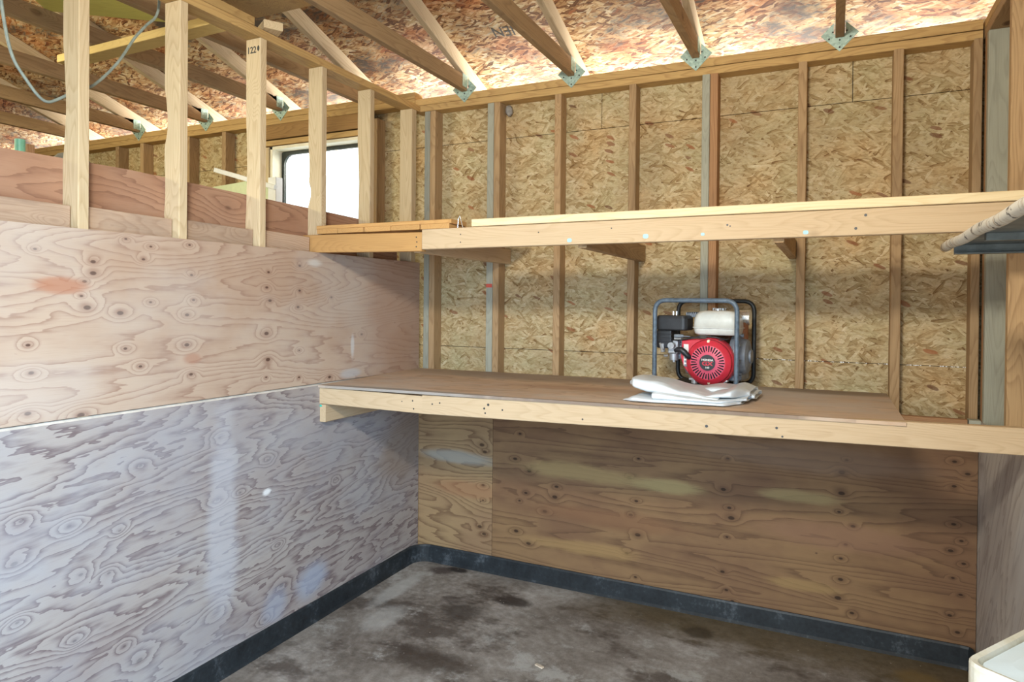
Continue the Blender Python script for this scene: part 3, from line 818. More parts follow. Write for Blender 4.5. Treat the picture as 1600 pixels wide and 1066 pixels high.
# ------------------------------------------------------------------ roof trusses
tmeshes = {}
truss_lab = {-3.36: 'roof truss at the far left, mostly behind the first open post', -2.653: 'roof truss left of the second open post, brown lower chord and pale plate', -1.902: 'roof truss seen just right of the second open post', -1.166: 'roof truss seen between the numbered post and the notched post',
             -0.43: 'roof truss hidden partly by the partition plate, no metal tie in sight', 0.305: 'roof truss above the corner, first one right of the partition', 0.992: 'roof truss above the paired grey and brown studs, with a long dark lower chord',
             1.677: 'roof truss above the pump, with two steep chords', 2.347: 'roof truss seen end-on at the right, above the right part of the bench'}
for X, l in truss_lab.items():
    zt = {-3.36: 2.921, -2.653: 2.921, -1.902: 2.921, -1.166: 2.921, -0.43: 2.875}.get(X, 2.874)
    root = empty('roof_truss', (X, 0.1, zt), l, 'roof truss', 'roof trusses')
    board('bottom_chord', (X, 0.005, zt + 0.0455), (X, -3.8, zt + 0.0455), 0.089, 0.038, M['chord'], root, wdir=(0, 0, 1))
    n = Vector((0, -0.333, -1)).normalized()      # down off the roof deck
    a = Vector((X, 0.70, roof_z(0.70))) + Vector((0, -0.316, -0.949)) * 0.046
    b = Vector((X, -3.8, roof_z(-3.8))) + Vector((0, -0.316, -0.949)) * 0.046
    board('top_chord', a, b, 0.089, 0.038, M['chord_pale'], root, wdir=(0, 0.316, 0.949))
    if X in (-0.43, -3.36):
        continue
    # diamond shaped tie nailed on the face of the plates
    bm = bmesh.new()
    h = 0.082
    zc = zt + 0.018
    yf = 0.0105
    prof = [(-h, 0), (0, -h), (h, 0), (0.026, 0.056), (0.026, 0.0), (-0.026, 0.0), (-0.026, 0.056)]
    A = [bm.verts.new((X + px, yf, zc + pz)) for px, pz in prof]
    B = [bm.verts.new((X + px, yf - 0.002, zc + pz)) for px, pz in prof]
    bm.faces.new(A)
    bm.faces.new(B[::-1])
    for i in range(len(A)):
        bm.faces.new((A[i], A[(i + 1) % len(A)], B[(i + 1) % len(A)], B[i]))
    for s in (-1, 1):     # side tabs folded back along the chord
        add_box(bm, (X + s * 0.0205 - 0.0008, -0.05 if s > 0 else -0.004, zc + 0.0), (X + s * 0.0205 + 0.0008, 0.0085, zc + 0.075))
    tie = mesh_obj('metal_tie', bm, M['galv'], root)
    tie['label'] = 'pale galvanised diamond tie plate'
    for (px, pz) in ((0, -0.062), (0, -0.028), (-0.046, -0.018), (0.046, -0.018), (-0.03, 0.012), (0.03, 0.012)):
        bm = bmesh.new()
        add_cyl(bm, (X + px, yf - 0.0015, zc + pz), (X + px, yf - 0.0045, zc + pz), 0.0042, 8)
        o = mesh_obj('nail', bm, M['nail'])
        o.parent = tie
        o.matrix_parent_inverse = (tie.matrix_parent_inverse @ Matrix.Identity(4)).inverted() if False else Matrix.Identity(4)
        o['_fix'] = 1

# ------------------------------------------------------------------ workbench
wb = empty('workbench', (1.46, -0.45, 0.0), 'long wall workbench with plywood top and pine front rail under the open shelf', 'workbench')
def on_top(x, y):
    u = min(1, max(0, x / 2.56))
    f = 1.178 + 0.027 * u
    b = 1.188 + 0.009 * u
    s = min(1, max(0, (y + 0.918) / 0.918))
    return f * (1 - s) + b * s
bm = bmesh.new()
nx, ny = 16, 4
g = {}
for zi, dz in ((0, 0.0), (1, -0.012)):
    for i in range(nx + 1):
        for j in range(ny + 1):
            x = 0.001 + (2.56 if j < ny else 2.56) * i / nx
            y = -0.918 + 0.9175 * j / ny
            g[(zi, i, j)] = bm.verts.new((x, y + (0.0015 * mnoise.noise(Vector((x * 6, 0, 0))) if j == 0 else 0), on_top(x, y) + dz))
for zi in (0, 1):
    for i in range(nx):
        for j in range(ny):
            q = (g[(zi, i, j)], g[(zi, i + 1, j)], g[(zi, i + 1, j + 1)], g[(zi, i, j + 1)])
            bm.faces.new(q if zi == 0 else q[::-1])
for i in range(nx):
    bm.faces.new((g[(0, i, 0)], g[(1, i, 0)], g[(1, i + 1, 0)], g[(0, i + 1, 0)]))
    bm.faces.new((g[(0, i, ny)], g[(0, i + 1, ny)], g[(1, i + 1, ny)], g[(1, i, ny)]))
for j in range(ny):
    bm.faces.new((g[(0, 0, j)], g[(0, 0, j + 1)], g[(1, 0, j + 1)], g[(1, 0, j)]))
    bm.faces.new((g[(0, nx, j)], g[(1, nx, j)], g[(1, nx, j + 1)], g[(0, nx, j + 1)]))
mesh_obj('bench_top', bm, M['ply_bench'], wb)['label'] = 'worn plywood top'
board('front_rail', (0.002, -0.889, 1.1245), (0.6135, -0.889, 1.121), 0.082, 0.036, M['rail'], wb, wdir=(0, 0, 1))['label'] = 'short left length of front rail'
board('front_rail', (0.615, -0.892, 1.124), (2.915, -0.892, 1.17), 0.087, 0.037, M['rail'], wb, wdir=(0, 0, 1))['label'] = 'long front rail'
board('ledger', (0.0225, -0.905, 1.0365), (0.0225, -0.002, 1.0365), 0.088, 0.037, M['rail'], wb, wdir=(0, 0, 1))['label'] = 'ledger on the partition'
board('ledger', (0.05, -0.02, 1.065), (2.87, -0.02, 1.065), 0.08, 0.037, M['stud_red'], wb, wdir=(0, 0, 1))['label'] = 'ledger along the back wall'
for x in (0.62, 1.25, 1.9, 2.52):
    board('cross_joist', (x, -0.872, 1.142), (x, -0.04, 1.142), 0.05, 0.037, M['stud'], wb, wdir=(0, 0, 1))
board('corner_block', (2.875, -0.02, 1.062), (2.918, -0.02, 1.062), 0.088, 0.05, M['stud_grey'], wb, wdir=(0, 0, 1))
for (x, z, r) in ((0.56, 1.137, 0.004), (0.566, 1.10, 0.004), (0.5, 1.13, 0.003), (0.94, 1.13, 0.005), (0.945, 1.11, 0.004), (0.96, 1.148, 0.006), (1.03, 1.13, 0.004), (1.4, 1.12, 0.004), (1.9, 1.135, 0.006), (2.15, 1.15, 0.005), (2.17, 1.12, 0.004), (0.67, 1.13, 0.004), (0.71, 1.138, 0.004)):
    yy = -0.907 if x < 0.61 else -0.9105
    bm = bmesh.new()
    add_cyl(bm, (x, yy + 0.002, z), (x, yy - 0.0006, z), r, 8)
    mesh_obj('nail', bm, M['nail'], wb)
bm = bmesh.new()
add_box(bm, (0.003, -0.9062, 1.068), (0.016, -0.904, 1.078), 0.001)
mesh_obj('crayon_mark', bm, M['teal'], wb)['label'] = 'teal crayon mark'

# ------------------------------------------------------------------ open shelf above the bench
sh = empty('storage_shelf', (1.4, -0.45, 1.83), 'open pine shelf frame across the back wall, above the workbench', 'shelf')
board('front_rail', (-0.098, -0.906, 1.889), (0.6145, -0.906, 1.8785), 0.088, 0.037, M['rail_orange'], sh, wdir=(0, 0, 1))['label'] = 'darker short left length of front rail'
board('front_rail', (0.616, -0.906, 1.889), (2.915, -0.906, 1.893), 0.092, 0.037, M['rail'], sh, wdir=(0, 0, 1))['label'] = 'long pale front rail'
bounds = [-0.006, 0.127, 0.286, 0.443, 0.607, 0.765]
for i in range(5):
    zc = 1.948 - (0.0 if i < 4 else 0.0)
    x0, x1 = bounds[i] + 0.002, bounds[i + 1] - 0.003
    zc = 1.9465
    board('deck_board', ((x0 + x1) / 2, -0.926 - 0.002 * (i % 2), zc), ((x0 + x1) / 2, -0.05, zc), x1 - x0, 0.022, M['rail_orange'], sh, wdir=(1, 0, 0))
board('bracket', (0.5655, -0.886, 1.876), (0.5655, 0.095, 1.876), 0.088, 0.037, M['rail'], sh, wdir=(0, 0, 1))
board('bracket', (1.383, -0.886, 1.876), (1.383, 0.095, 1.876), 0.088, 0.037, M['stud'], sh, wdir=(0, 0, 1))
board('bracket', (2.148, -0.886, 1.876), (2.148, 0.095, 1.876), 0.088, 0.037, M['stud'], sh, wdir=(0, 0, 1))
for (x, z, r) in ((0.585, 1.90, 0.0035), (0.588, 1.878, 0.0035), (0.585, 1.856, 0.0035), (0.82, 1.905, 0.003), (0.82, 1.87, 0.003), (1.2, 1.9, 0.003), (1.52, 1.905, 0.003), (1.97, 1.9, 0.004), (1.98, 1.895, 0.003), (2.43, 1.915, 0.005), (2.4, 1.87, 0.005)):
    bm = bmesh.new()
    add_cyl(bm, (x, -0.923, z), (x, -0.9252, z), r, 8)
    mesh_obj('nail', bm, M['nail'], sh)
for (x, z, w) in ((1.34, 1.862, 0.02), (1.66, 1.868, 0.022), (1.88, 1.868, 0.014), (2.24, 1.862, 0.018)):
    bm = bmesh.new()
    pts = rrect(x, z, w, w * 0.8, w * 0.3, 3)
    A = [bm.verts.new((p[0], -0.9249, p[1])) for p in pts]
    B = [bm.verts.new((p[0], -0.9256, p[1])) for p in pts]
    bm.faces.new(A)
    bm.faces.new(B[::-1])
    for i in range(len(A)):
        bm.faces.new((A[i], A[(i + 1) % len(A)], B[(i + 1) % len(A)], B[i]))
    mesh_obj('chalk_smudge', bm, M['skyblue'], sh)['label'] = 'pale blue chalk smudge'

o = board('loose_board', (-0.008, -0.855, 1.9672), (0.772, -0.855, 1.9672), 0.14, 0.019, M['rail_orange'], wdir=(0, 1, 0))
tag(o, 'loose orange-brown board lying on the short deck boards, left end of the shelf', 'board')
o = board('loose_board', (0.88, -0.842, 1.9535), (2.912, -0.842, 1.957), 0.18, 0.032, M['lath'], wdir=(0, 1, 0))
tag(o, 'long pale yellow board lying on top of the shelf rail', 'board')
bm = bmesh.new()
add_tube(bm, [(0.800, -0.915, 1.937), (0.803, -0.917, 1.975), (0.812, -0.918, 1.99), (0.816, -0.918, 1.975), (0.83, -0.922, 1.935)], 0.0022, 6)
tag(mesh_obj('bent_nail', bm, M['chrome']), 'shiny bent nail standing in the gap between the two loose shelf boards', 'nail')

# ------------------------------------------------------------------ water pump
TH = math.radians(-6)
PZ = 1.198
pump = empty('water_pump', (1.757, -0.388, PZ), 'red and black portable engine water pump in a blue-grey tube frame', 'water pump')
pump.rotation_euler = (0, 0, TH)
DZ_ = 0.017   # engine sits on its mounts
def P(name, bm, mat, parent=pump, smooth=False, mats=None):
    bmesh.ops.recalc_face_normals(bm, faces=bm.faces[:])
    me = bpy.data.meshes.new(name)
    bm.to_mesh(me)
    bm.free()
    for m in (mats or [mat]):
        me.materials.append(m)
    if smooth:
        for p in me.polygons:
            p.use_smooth = True
    o = bpy.data.objects.new(name, me)
    COL.objects.link(o)
    o.parent = parent
    return o
def hoop(y, mat, name, label):
    bm = bmesh.new()
    zb = 0.012
    pts = round_path([(0, y, zb), (-0.19, y, zb), (-0.19, y, 0.421), (0.19, y, 0.421), (0.19, y, zb), (0, y, zb)], 0.055, 8)
    add_tube(bm, pts[:-1], 0.0108, 14, closed=True)
    o = P(name, bm, mat, smooth=True)
    o['label'] = label
hoop(0.0, M['frame_paint'], 'frame_hoop', 'blue-grey front frame hoop')
hoop(0.36, M['frame_dark'], 'frame_hoop', 'black rear frame hoop')
bm = bmesh.new()
for x in (-0.12, 0.12):
    add_cyl(bm, (x, 0.0, 0.014), (x, 0.36, 0.014), 0.011, 12)
add_box(bm, (-0.14, 0.06, 0.022), (0.17, 0.30, 0.03), 0.002)
P('base_rails', bm, M['frame_dark'])
for (x, y) in ((-0.02, 0.075), (0.115, 0.075), (-0.02, 0.27), (0.115, 0.27)):
    bm = bmesh.new()
    add_cyl(bm, (x, y, 0.03), (x, y, 0.052), 0.015, 14)
    add_box(bm, (x - 0.022, y - 0.016, 0.046), (x + 0.022, y + 0.016, 0.056), 0.002)
    P('engine_mount', bm, M['alu'])
# crankcase and cooling fins
bm = bmesh.new()
add_box(bm, (-0.075, 0.1, 0.055), (0.15, 0.27, 0.19), 0.012)
for k in range(7):
    add_box(bm, (-0.13, 0.115, 0.125 + k * 0.014), (0.02, 0.26, 0.131 + k * 0.014), 0.001)
add_box(bm, (-0.12, 0.13, 0.12), (0.0, 0.25, 0.22), 0.004)
P('engine_block', bm, M['alu'])
# recoil starter: blower housing + round cover with slots
SX, SZ, SR = 0.054, 0.1345, 0.113
bm = bmesh.new()
prof = []
for k in range(40):
    a = -PI * 0.80 + k / 39 * PI * 1.42
    prof.append((SX + SR * math.cos(a), SZ + SR * math.sin(a)))
prof = [p for p in prof]
prof += [(SX - 0.075, 0.24), (-0.078, 0.233), (-0.084, 0.155), (-0.07, 0.11)]
rings = []
for (y, s) in ((0.115, 1.0), (0.07, 1.0), (0.058, 0.985), (0.05, 0.95)):
    rings.append([Vector((SX + (px - SX) * s, y, SZ + (pz - SZ) * s)) for px, pz in prof])
add_loft(bm, rings)
hous = P('starter_housing', bm, M['red'])
bm = bmesh.new()
prof = [(0.0, 0.024), (0.036, 0.024), (0.038, 0.027), (0.0785, 0.024), (0.085, 0.03), (0.1, 0.038), (0.108, 0.052)]
rings = []
seg = 60
for (r, y) in [(0.0005, 0.024)] + prof[1:]:
    rings.append([Vector((SX + r * math.cos(k / seg * 2 * PI), y, SZ + r * math.sin(k / seg * 2 * PI))) for k in range(seg)])
add_loft(bm, rings)
for f in bm.faces:
    c_ = f.calc_center_median()
    if math.hypot(c_.x - SX, c_.z - SZ) > 0.081 and len(f.verts) < 10:
        f.material_index = 1
cov = P('starter_cover', bm, None, smooth=True, mats=[M['pinkred'], M['red']])
cov['label'] = 'faded pink-red round starter cover'
bm = bmesh.new()
NS = 34
for k in range(NS):
    a = k / NS * 2 * PI
    ro = 0.078 if k % 2 == 0 else 0.0755
    ri = 0.049 if k % 2 == 0 else 0.053
    d = Vector((math.cos(a), 0, math.sin(a)))
    tn = Vector((-math.sin(a), 0, math.cos(a)))
    c = Vector((SX, 0, SZ))
    w0, w1 = 0.0021, 0.0033
    q = []
    for (r, w, y) in ((ri, w0, 0.0262), (ro, w1, 0.0238), ):
        q.append((r, w, y))
    vs = []
    for y_off in (-0.0012, 0.002):
        for (r, w, y) in q:
            for s in (-1, 1):
                vs.append(bm.verts.new(c + d * r + tn * w * s + Vector((0, y + y_off, 0))))
    for f in ((0, 1, 3, 2), (4, 6, 7, 5), (0, 4, 5, 1), (2, 3, 7, 6), (0, 2, 6, 4), (1, 5, 7, 3)):
        bm.faces.new([vs[i] for i in f])
P('vent_slots', bm, M['hole'], cov)
bm = bmesh.new()
add_cyl(bm, (SX, 0.026, SZ), (SX, 0.0215, SZ), 0.0365, 40)
badge = P('badge', bm, M['blackp'], cov)
for (body, z, size, mat, bold, xs) in (('HONDA', SZ + 0.0125, 0.0125, M['whitelab'], 0.0004, 1.15), ('GX', SZ - 0.005, 0.025, M['red'], 0.0009, 1.35), ('160', SZ - 0.0225, 0.0115, M['whitelab'], 0.0003, 1.1)):
    Mt = Matrix.Translation((SX, 0.0211, z)) @ Matrix.Rotation(PI / 2, 4, 'X')
    o = text_obj('badge_lettering', body, size, mat, Mt, None, 0.0004, xs, bold)
    o.parent = badge
for (dx, dz) in ((-0.066, 0.052), (0.066, 0.052), (0.07, -0.035), (0.004, -0.094), (0.0, 0.097)):
    bm = bmesh.new()
    add_cyl(bm, (SX + dx, 0.06, SZ + dz), (SX + dx, 0.034, SZ + dz), 0.0062, 8)
    add_cyl(bm, (SX + dx, 0.045, SZ + dz), (SX + dx, 0.041, SZ + dz), 0.0085, 12)
    P('cover_bolt', bm, M['brass'], cov)
# white label strip on the left of the housing
bm = bmesh.new()
add_box(bm, (-0.064, 0.046, 0.098), (-0.041, 0.056, 0.2), 0.0008)
lab_ = P('warning_label', bm, M['whitelab'], hous)
lab_['label'] = 'white label strip'
bm = bmesh.new()
for z in (0.11, 0.128, 0.146, 0.164):
    add_box(bm, (-0.060, 0.0455, z), (-0.046, 0.0462, z + 0.010))
P('label_print', bm, M['greycast'], hous)
# starter grip
bm = bmesh.new()
pts = [(-0.098, 0.02, 0.166), (-0.085, 0.018, 0.174), (-0.068, 0.018, 0.174), (-0.052, 0.02, 0.162), (-0.038, 0.024, 0.146), (-0.028, 0.03, 0.136)]
add_tube(bm, pts, 0.011, 12, rfun=lambda s: 0.009 + 0.0045 * math.sin(s * PI) + 0.002 * s)
P('starter_grip', bm, M['blackp'], smooth=True)
# fuel tank
bm = bmesh.new()
tx0, tx1, ty0, ty1 = -0.032, 0.182, 0.06, 0.26
cx, cy = (tx0 + tx1) / 2, (ty0 + ty1) / 2
def tr(z, w, d, r):
    return [Vector((p[0], p[1], z)) for p in rrect(cx, cy, w, d, r, 6)]
w, d = tx1 - tx0, ty1 - ty0
rings = [tr(0.243, w * 0.86, d * 0.86, 0.03), tr(0.250, w * 0.94, d * 0.94, 0.034), tr(0.270, w * 0.985, d * 0.985, 0.036), tr(0.2745, w * 0.985, d * 0.985, 0.036), tr(0.2755, w * 1.04, d * 1.04, 0.04), tr(0.2785, w * 1.04, d * 1.04, 0.04),
         tr(0.2795, w * 0.985, d * 0.985, 0.036), tr(0.315, w * 0.97, d * 0.97, 0.036), tr(0.338, w * 0.91, d * 0.91, 0.036), tr(0.352, w * 0.78, d * 0.78, 0.034), tr(0.357, w * 0.55, d * 0.6, 0.03)]
add_loft(bm, rings)
tank = P('fuel_tank', bm, M['tank'], smooth=True)
tank['label'] = 'dirty white fuel tank'
bm = bmesh.new()
add_cyl(bm, (cx - 0.005, cy, 0.355), (cx - 0.005, cy, 0.366), 0.03, 24)
for k in range(10):
    a = k / 10 * 2 * PI
    add_cyl(bm, (cx - 0.005 + 0.028 * math.cos(a), cy + 0.028 * math.sin(a), 0.357), (cx - 0.005 + 0.028 * math.cos(a), cy + 0.028 * math.sin(a), 0.3685), 0.006, 8)
P('fuel_cap', bm, M['chrome'], tank)
# air cleaner
bm = bmesh.new()
rings = []
for (z, s) in ((0.262, 0.95), (0.268, 1.0), (0.318, 1.0), (0.330, 0.95), (0.333, 0.86)):
    rings.append([Vector((p[0], p[1], z)) for p in rrect(-0.1, 0.11, 0.152 * s, 0.125 * s, 0.022 * s, 6)])
add_loft(bm, rings)
ac = P('air_cleaner', bm, M['blackp'])
bm = bmesh.new()
add_box(bm, (-0.172, 0.055, 0.175), (-0.1, 0.16, 0.262), 0.006)
for k in range(4):
    add_box(bm, (-0.174, 0.053, 0.185 + k * 0.018), (-0.098, 0.162, 0.19 + k * 0.018), 0.001)
P('air_duct', bm, M['blackp'], ac)
bm = bmesh.new()
for dx in (-0.008, 0.008):
    add_cyl(bm, (-0.1 + dx, 0.11, 0.333), (-0.1 + dx, 0.11, 0.352), 0.0055, 10)
P('wing_nut', bm, M['chrome'], ac)
bm = bmesh.new()
add_box(bm, (-0.075, 0.14, 0.325), (0.0, 0.24, 0.345), 0.003)
for k in range(7):
    add_box(bm, (-0.07 + k * 0.0105, 0.135, 0.332), (-0.065 + k * 0.0105, 0.24, 0.35), 0.001)
P('muffler_guard', bm, M['greycast'])
# carburettor cluster
bm = bmesh.new()
add_box(bm, (-0.135, 0.08, 0.15), (-0.085, 0.13, 0.215), 0.006)
add_cyl(bm, (-0.11, 0.075, 0.19), (-0.11, 0.05, 0.19), 0.016, 18)
add_cyl(bm, (-0.11, 0.10, 0.15), (-0.11, 0.10, 0.118), 0.021, 20)
add_cyl(bm, (-0.11, 0.10, 0.118), (-0.11, 0.10, 0.108), 0.007, 10)
add_cyl(bm, (-0.135, 0.08, 0.14), (-0.15, 0.07, 0.14), 0.006, 10)
add_cyl(bm, (-0.165, 0.06, 0.2), (-0.15, 0.05, 0.165), 0.007, 10)
add_box(bm, (-0.16, 0.05, 0.158), (-0.145, 0.075, 0.2), 0.003)
add_cyl(bm, (-0.095, 0.06, 0.225), (-0.06, 0.055, 0.225), 0.006, 10)
P('carburettor', bm, M['alu'])
bm = bmesh.new()
add_box(bm, (-0.098, 0.048, 0.232), (-0.052, 0.053, 0.246), 0.003)
add_box(bm, (-0.064, 0.045, 0.236), (-0.02, 0.05, 0.240), 0.001)
P('choke_lever', bm, M['greycast'])
bm = bmesh.new()
add_tube(bm, [(-0.09, 0.06, 0.225), (-0.05, 0.05, 0.232), (0.0, 0.05, 0.234), (0.05, 0.056, 0.228), (0.1, 0.06, 0.222), (0.15, 0.07, 0.23)], 0.0022, 6)
add_tube(bm, [(-0.085, 0.055, 0.215), (-0.04, 0.048, 0.224), (0.03, 0.052, 0.24), (0.09, 0.06, 0.236), (0.14, 0.07, 0.225)], 0.003, 6)
P('throttle_cable', bm, M['blackp'], smooth=True)
# pump volute on the right
bm = bmesh.new()
rings = []
for (x, r) in ((0.185, 0.075), (0.195, 0.098), (0.215, 0.106), (0.232, 0.104), (0.236, 0.09), (0.262, 0.078), (0.27, 0.05)):
    rings.append([Vector((x, 0.19 + r * math.cos(k / 40 * 2 * PI), 0.142 + r * math.sin(k / 40 * 2 * PI))) for k in range(40)])
add_loft(bm, rings)
for k in range(8):
    a = k / 8 * 2 * PI + 0.2
    add_cyl(bm, (0.228, 0.19 + 0.1 * math.cos(a), 0.142 + 0.1 * math.sin(a)), (0.246, 0.19 + 0.1 * math.cos(a), 0.142 + 0.1 * math.sin(a)), 0.009, 10)
add_box(bm, (0.19, 0.11, 0.03), (0.25, 0.27, 0.06), 0.006)
vol = P('pump_casing', bm, M['greycast'], smooth=False)
def threaded(a, b, r, name):
    bm = bmesh.new()
    a, b = Vector(a), Vector(b)
    add_cyl(bm, a, b, r * 0.93, 24)
    n = 6
    for k in range(n):
        p = a + (b - a) * ((k + 0.5) / n)
        q = (b - a).normalized() * 0.0022
        add_cyl(bm, p - q, p + q, r, 24)
    return P(name, bm, M['chrome'], vol)
threaded((0.21, 0.2, 0.325), (0.268, 0.2, 0.325), 0.037, 'outlet_port')
bm = bmesh.new()
add_cyl(bm, (0.262, 0.19, 0.142), (0.279, 0.19, 0.142), 0.032, 24)
P('inlet_port', bm, M['greycast'], vol)
bm = bmesh.new()
add_cyl(bm, (0.225, 0.2, 0.22), (0.225, 0.2, 0.34), 0.034, 20)
P('outlet_elbow', bm, M['rust'], vol)
bm = bmesh.new()
add_box(bm, (0.02, 0.27, 0.2), (0.17, 0.335, 0.29), 0.012)
P('muffler', bm, M['rust'])

OFF = {'engine_block': (0, 0, 0.015), 'warning_label': (0, 0, 0.015), 'label_print': (0, 0, 0.015), 'starter_grip': (0, 0, 0.016), 'fuel_tank': (0, 0, 0.017), 'air_cleaner': (-0.028, 0, 0.016),
       'muffler_guard': (-0.01, 0, 0.015), 'carburettor': (-0.018, 0, 0.014), 'choke_lever': (-0.015, 0, 0.014), 'throttle_cable': (-0.01, 0, 0.015), 'pump_casing': (-0.062, 0, 0.018), 'muffler': (-0.02, 0, 0.015)}
for o in list(pump.children_recursive):
    k = o.name.split('.')[0]
    if k in OFF and k != 'label_print':
        o.location = Vector(o.location) + Vector(OFF[k])

# ------------------------------------------------------------------ folded plastic sheeting
bm = bmesh.new()
def slab(xs, yf, yb, zb, zt, rnd=0.45, open_left=False, seedv=0.0, ends=True):
    rings = []
    n = 48
    for i, x in enumerate(xs):
        y0, y1, b, tt = yf(x), yb(x), zb(x), zt(x)
        cy, cz = (y0 + y1) / 2, (b + tt) / 2
        hy, hz = (y1 - y0) / 2, max(0.0015, (tt - b) / 2)
        ring = []
        for k in range(n):
            a = k / n * 2 * PI
            c, s = math.cos(a), math.sin(a)
            e = 0.55
            py = math.copysign(abs(c) ** 0.35, c) * hy
            pz = math.copysign(abs(s) ** e, s) * hz
            wv = 0.004 * mnoise.noise(Vector((x * 7, (cy + py) * 9, seedv + (5 if s > 0 else 0)))) + 0.004 * (abs(mnoise.noise(Vector((x * 4 + (cy + py) * 6, (cy + py) * 26 - x * 5, seedv * 3)))) ** 0.6 - 0.4)
            ring.append(Vector((x + 0.012 * (c * 0.5), cy + py, on_top(x, cy + py) + cz + pz + (wv if s > 0 else 0))))
        rings.append(ring)
    R = add_loft(bm, rings, cap=False)
    for idx, ring, sg in ((0, R[0], 1), (-1, R[-1], -1)):
        c = sum((v.co for v in ring), Vector()) / len(ring)
        inn = [bm.verts.new(c + (v.co - c) * 0.82) for v in ring]
        deep = [bm.verts.new(c + (v.co - c) * 0.6 + Vector((0.05 * sg, 0, 0))) for v in ring]
        for k in range(len(ring)):
            k2 = (k + 1) % len(ring)
            bm.faces.new((ring[k], ring[k2], inn[k2], inn[k]))
            bm.faces.new((inn[k], inn[k2], deep[k2], deep[k]))
        bm.faces.new(deep)
def lerp(pts):
    def f(x):
        if x <= pts[0][0]:
            return pts[0][1]
        for (x0, v0), (x1, v1) in zip(pts, pts[1:]):
            if x <= x1:
                s = (x - x0) / (x1 - x0)
                s = s * s * (3 - 2 * s)
                return v0 + (v1 - v0) * s
        return pts[-1][1]
    return f
def rng(a, b, n):
    return [a + (b - a) * i / n for i in range(n + 1)]
# bottom pad
slab(rng(1.545, 2.01, 60), lerp([(1.545, -0.80), (1.60, -0.845), (1.95, -0.83), (2.01, -0.74)]), lerp([(1.545, -0.74), (1.62, -0.62), (2.01, -0.47)]), lambda x: 0.0015, lerp([(1.545, 0.006), (1.60, 0.026), (1.70, 0.018), (2.01, 0.016)]), seedv=1)
# second layer, edge on the left starts a little in
slab(rng(1.675, 2.03, 50), lerp([(1.675, -0.838), (1.93, -0.825), (2.03, -0.72)]), lerp([(1.675, -0.62), (2.03, -0.46)]), lerp([(1.675, 0.014), (2.03, 0.013)]), lerp([(1.675, 0.046), (1.80, 0.036), (1.92, 0.024), (2.03, 0.03)]), seedv=2)
# upper left tongue that springs up
slab(rng(1.553, 1.93, 60), lerp([(1.553, -0.72), (1.59, -0.80), (1.93, -0.80)]), lerp([(1.553, -0.62), (1.62, -0.56), (1.93, -0.52)]), lerp([(1.553, 0.058), (1.66, 0.035), (1.78, 0.024), (1.93, 0.02)]), lerp([(1.553, 0.078), (1.575, 0.098), (1.66, 0.088), (1.80, 0.056), (1.90, 0.034), (1.93, 0.03)]), seedv=3)
# right lobe rolled over
slab(rng(1.86, 2.035, 40), lerp([(1.86, -0.79), (1.97, -0.775), (2.035, -0.66)]), lerp([(1.86, -0.46), (2.035, -0.42)]), lerp([(1.86, 0.028), (2.035, 0.026)]), lerp([(1.86, 0.034), (1.93, 0.05), (1.985, 0.066), (2.035, 0.05)]), seedv=4)
# back mound
slab(rng(1.72, 2.05, 50), lerp([(1.72, -0.62), (2.05, -0.62)]), lerp([(1.72, -0.46), (2.05, -0.41)]), lambda x: 0.012, lerp([(1.72, 0.02), (1.80, 0.045), (1.9, 0.058), (2.0, 0.048), (2.05, 0.03)]), seedv=5)
sheet = tag(mesh_obj('plastic_sheet', bm, M['poly'], smooth=True), 'folded white plastic sheeting lying on the bench in front of the pump', 'plastic sheet')

# ------------------------------------------------------------------ right side: rolled-edge shelf and white bin
ms = empty('metal_shelf', (2.76, -1.8, 1.76), 'chipped white metal shelf with rolled edge on the right wall', 'shelf')
bm = bmesh.new()
SXF, SYF, SZZ = 2.622, -1.265, 1.772
pts = [(SXF, SYF + (-3.2 - SYF) * i / 30, SZZ + 0.002 * math.sin(i)) for i in range(31)]
add_tube(bm, pts, 0.0135, 14)
mesh_obj('rolled_edge', bm, M['chip'], ms, smooth=True)['label'] = 'chipped rolled front edge'
bm = bmesh.new()
add_box(bm, (SXF, -3.2, SZZ + 0.006), (2.925, SYF, SZZ + 0.0105), 0.001)
mesh_obj('shelf_sheet', bm, M['shelf_under'], ms)['label'] = 'grey-blue sheet metal'
bm = bmesh.new()
add_box(bm, (SXF + 0.02, SYF - 0.006, SZZ - 0.022), (2.925, SYF, SZZ + 0.006), 0.001)
add_box(bm, (SXF + 0.02, SYF - 0.03, SZZ - 0.022), (2.925, SYF, SZZ - 0.018), 0.001)
mesh_obj('end_flange', bm, M['shelf_under'], ms)
for y in (-1.6, -2.4):
    bm = bmesh.new()
    add_box(bm, (2.66, y - 0.012, SZZ - 0.012), (2.919, y + 0.012, SZZ + 0.006), 0.001)
    mesh_obj('support_bracket', bm, M['shelf_under'], ms)

bm = bmesh.new()
ang = math.radians(-34)
ca, sa = math.cos(ang), math.sin(ang)
C = Vector((2.512, -2.315, 0))
L1, L2, BZ = 0.27, 0.22, 1.052
e2 = Vector((ca, sa, 0))
e1 = Vector((-sa, ca, 0))
cen = C + e2 * L2 / 2 + e1 * L1 / 2
def br(z, w, d, r):
    return [cen + e2 * p[0] + e1 * p[1] + Vector((0, 0, z)) for p in rrect(0, 0, w, d, r, 6)]
rings = [br(0.0, L2 * 0.8, L1 * 0.8, 0.02), br(0.02, L2 * 0.82, L1 * 0.82, 0.025), br(BZ - 0.05, L2 * 0.97, L1 * 0.97, 0.03), br(BZ - 0.045, L2, L1, 0.04), br(BZ - 0.006, L2, L1, 0.04), br(BZ, L2 * 0.95, L1 * 0.96, 0.026), br(BZ - 0.002, L2 * 0.88, L1 * 0.9, 0.022), br(BZ - 0.012, L2 * 0.85, L1 * 0.87, 0.02)]
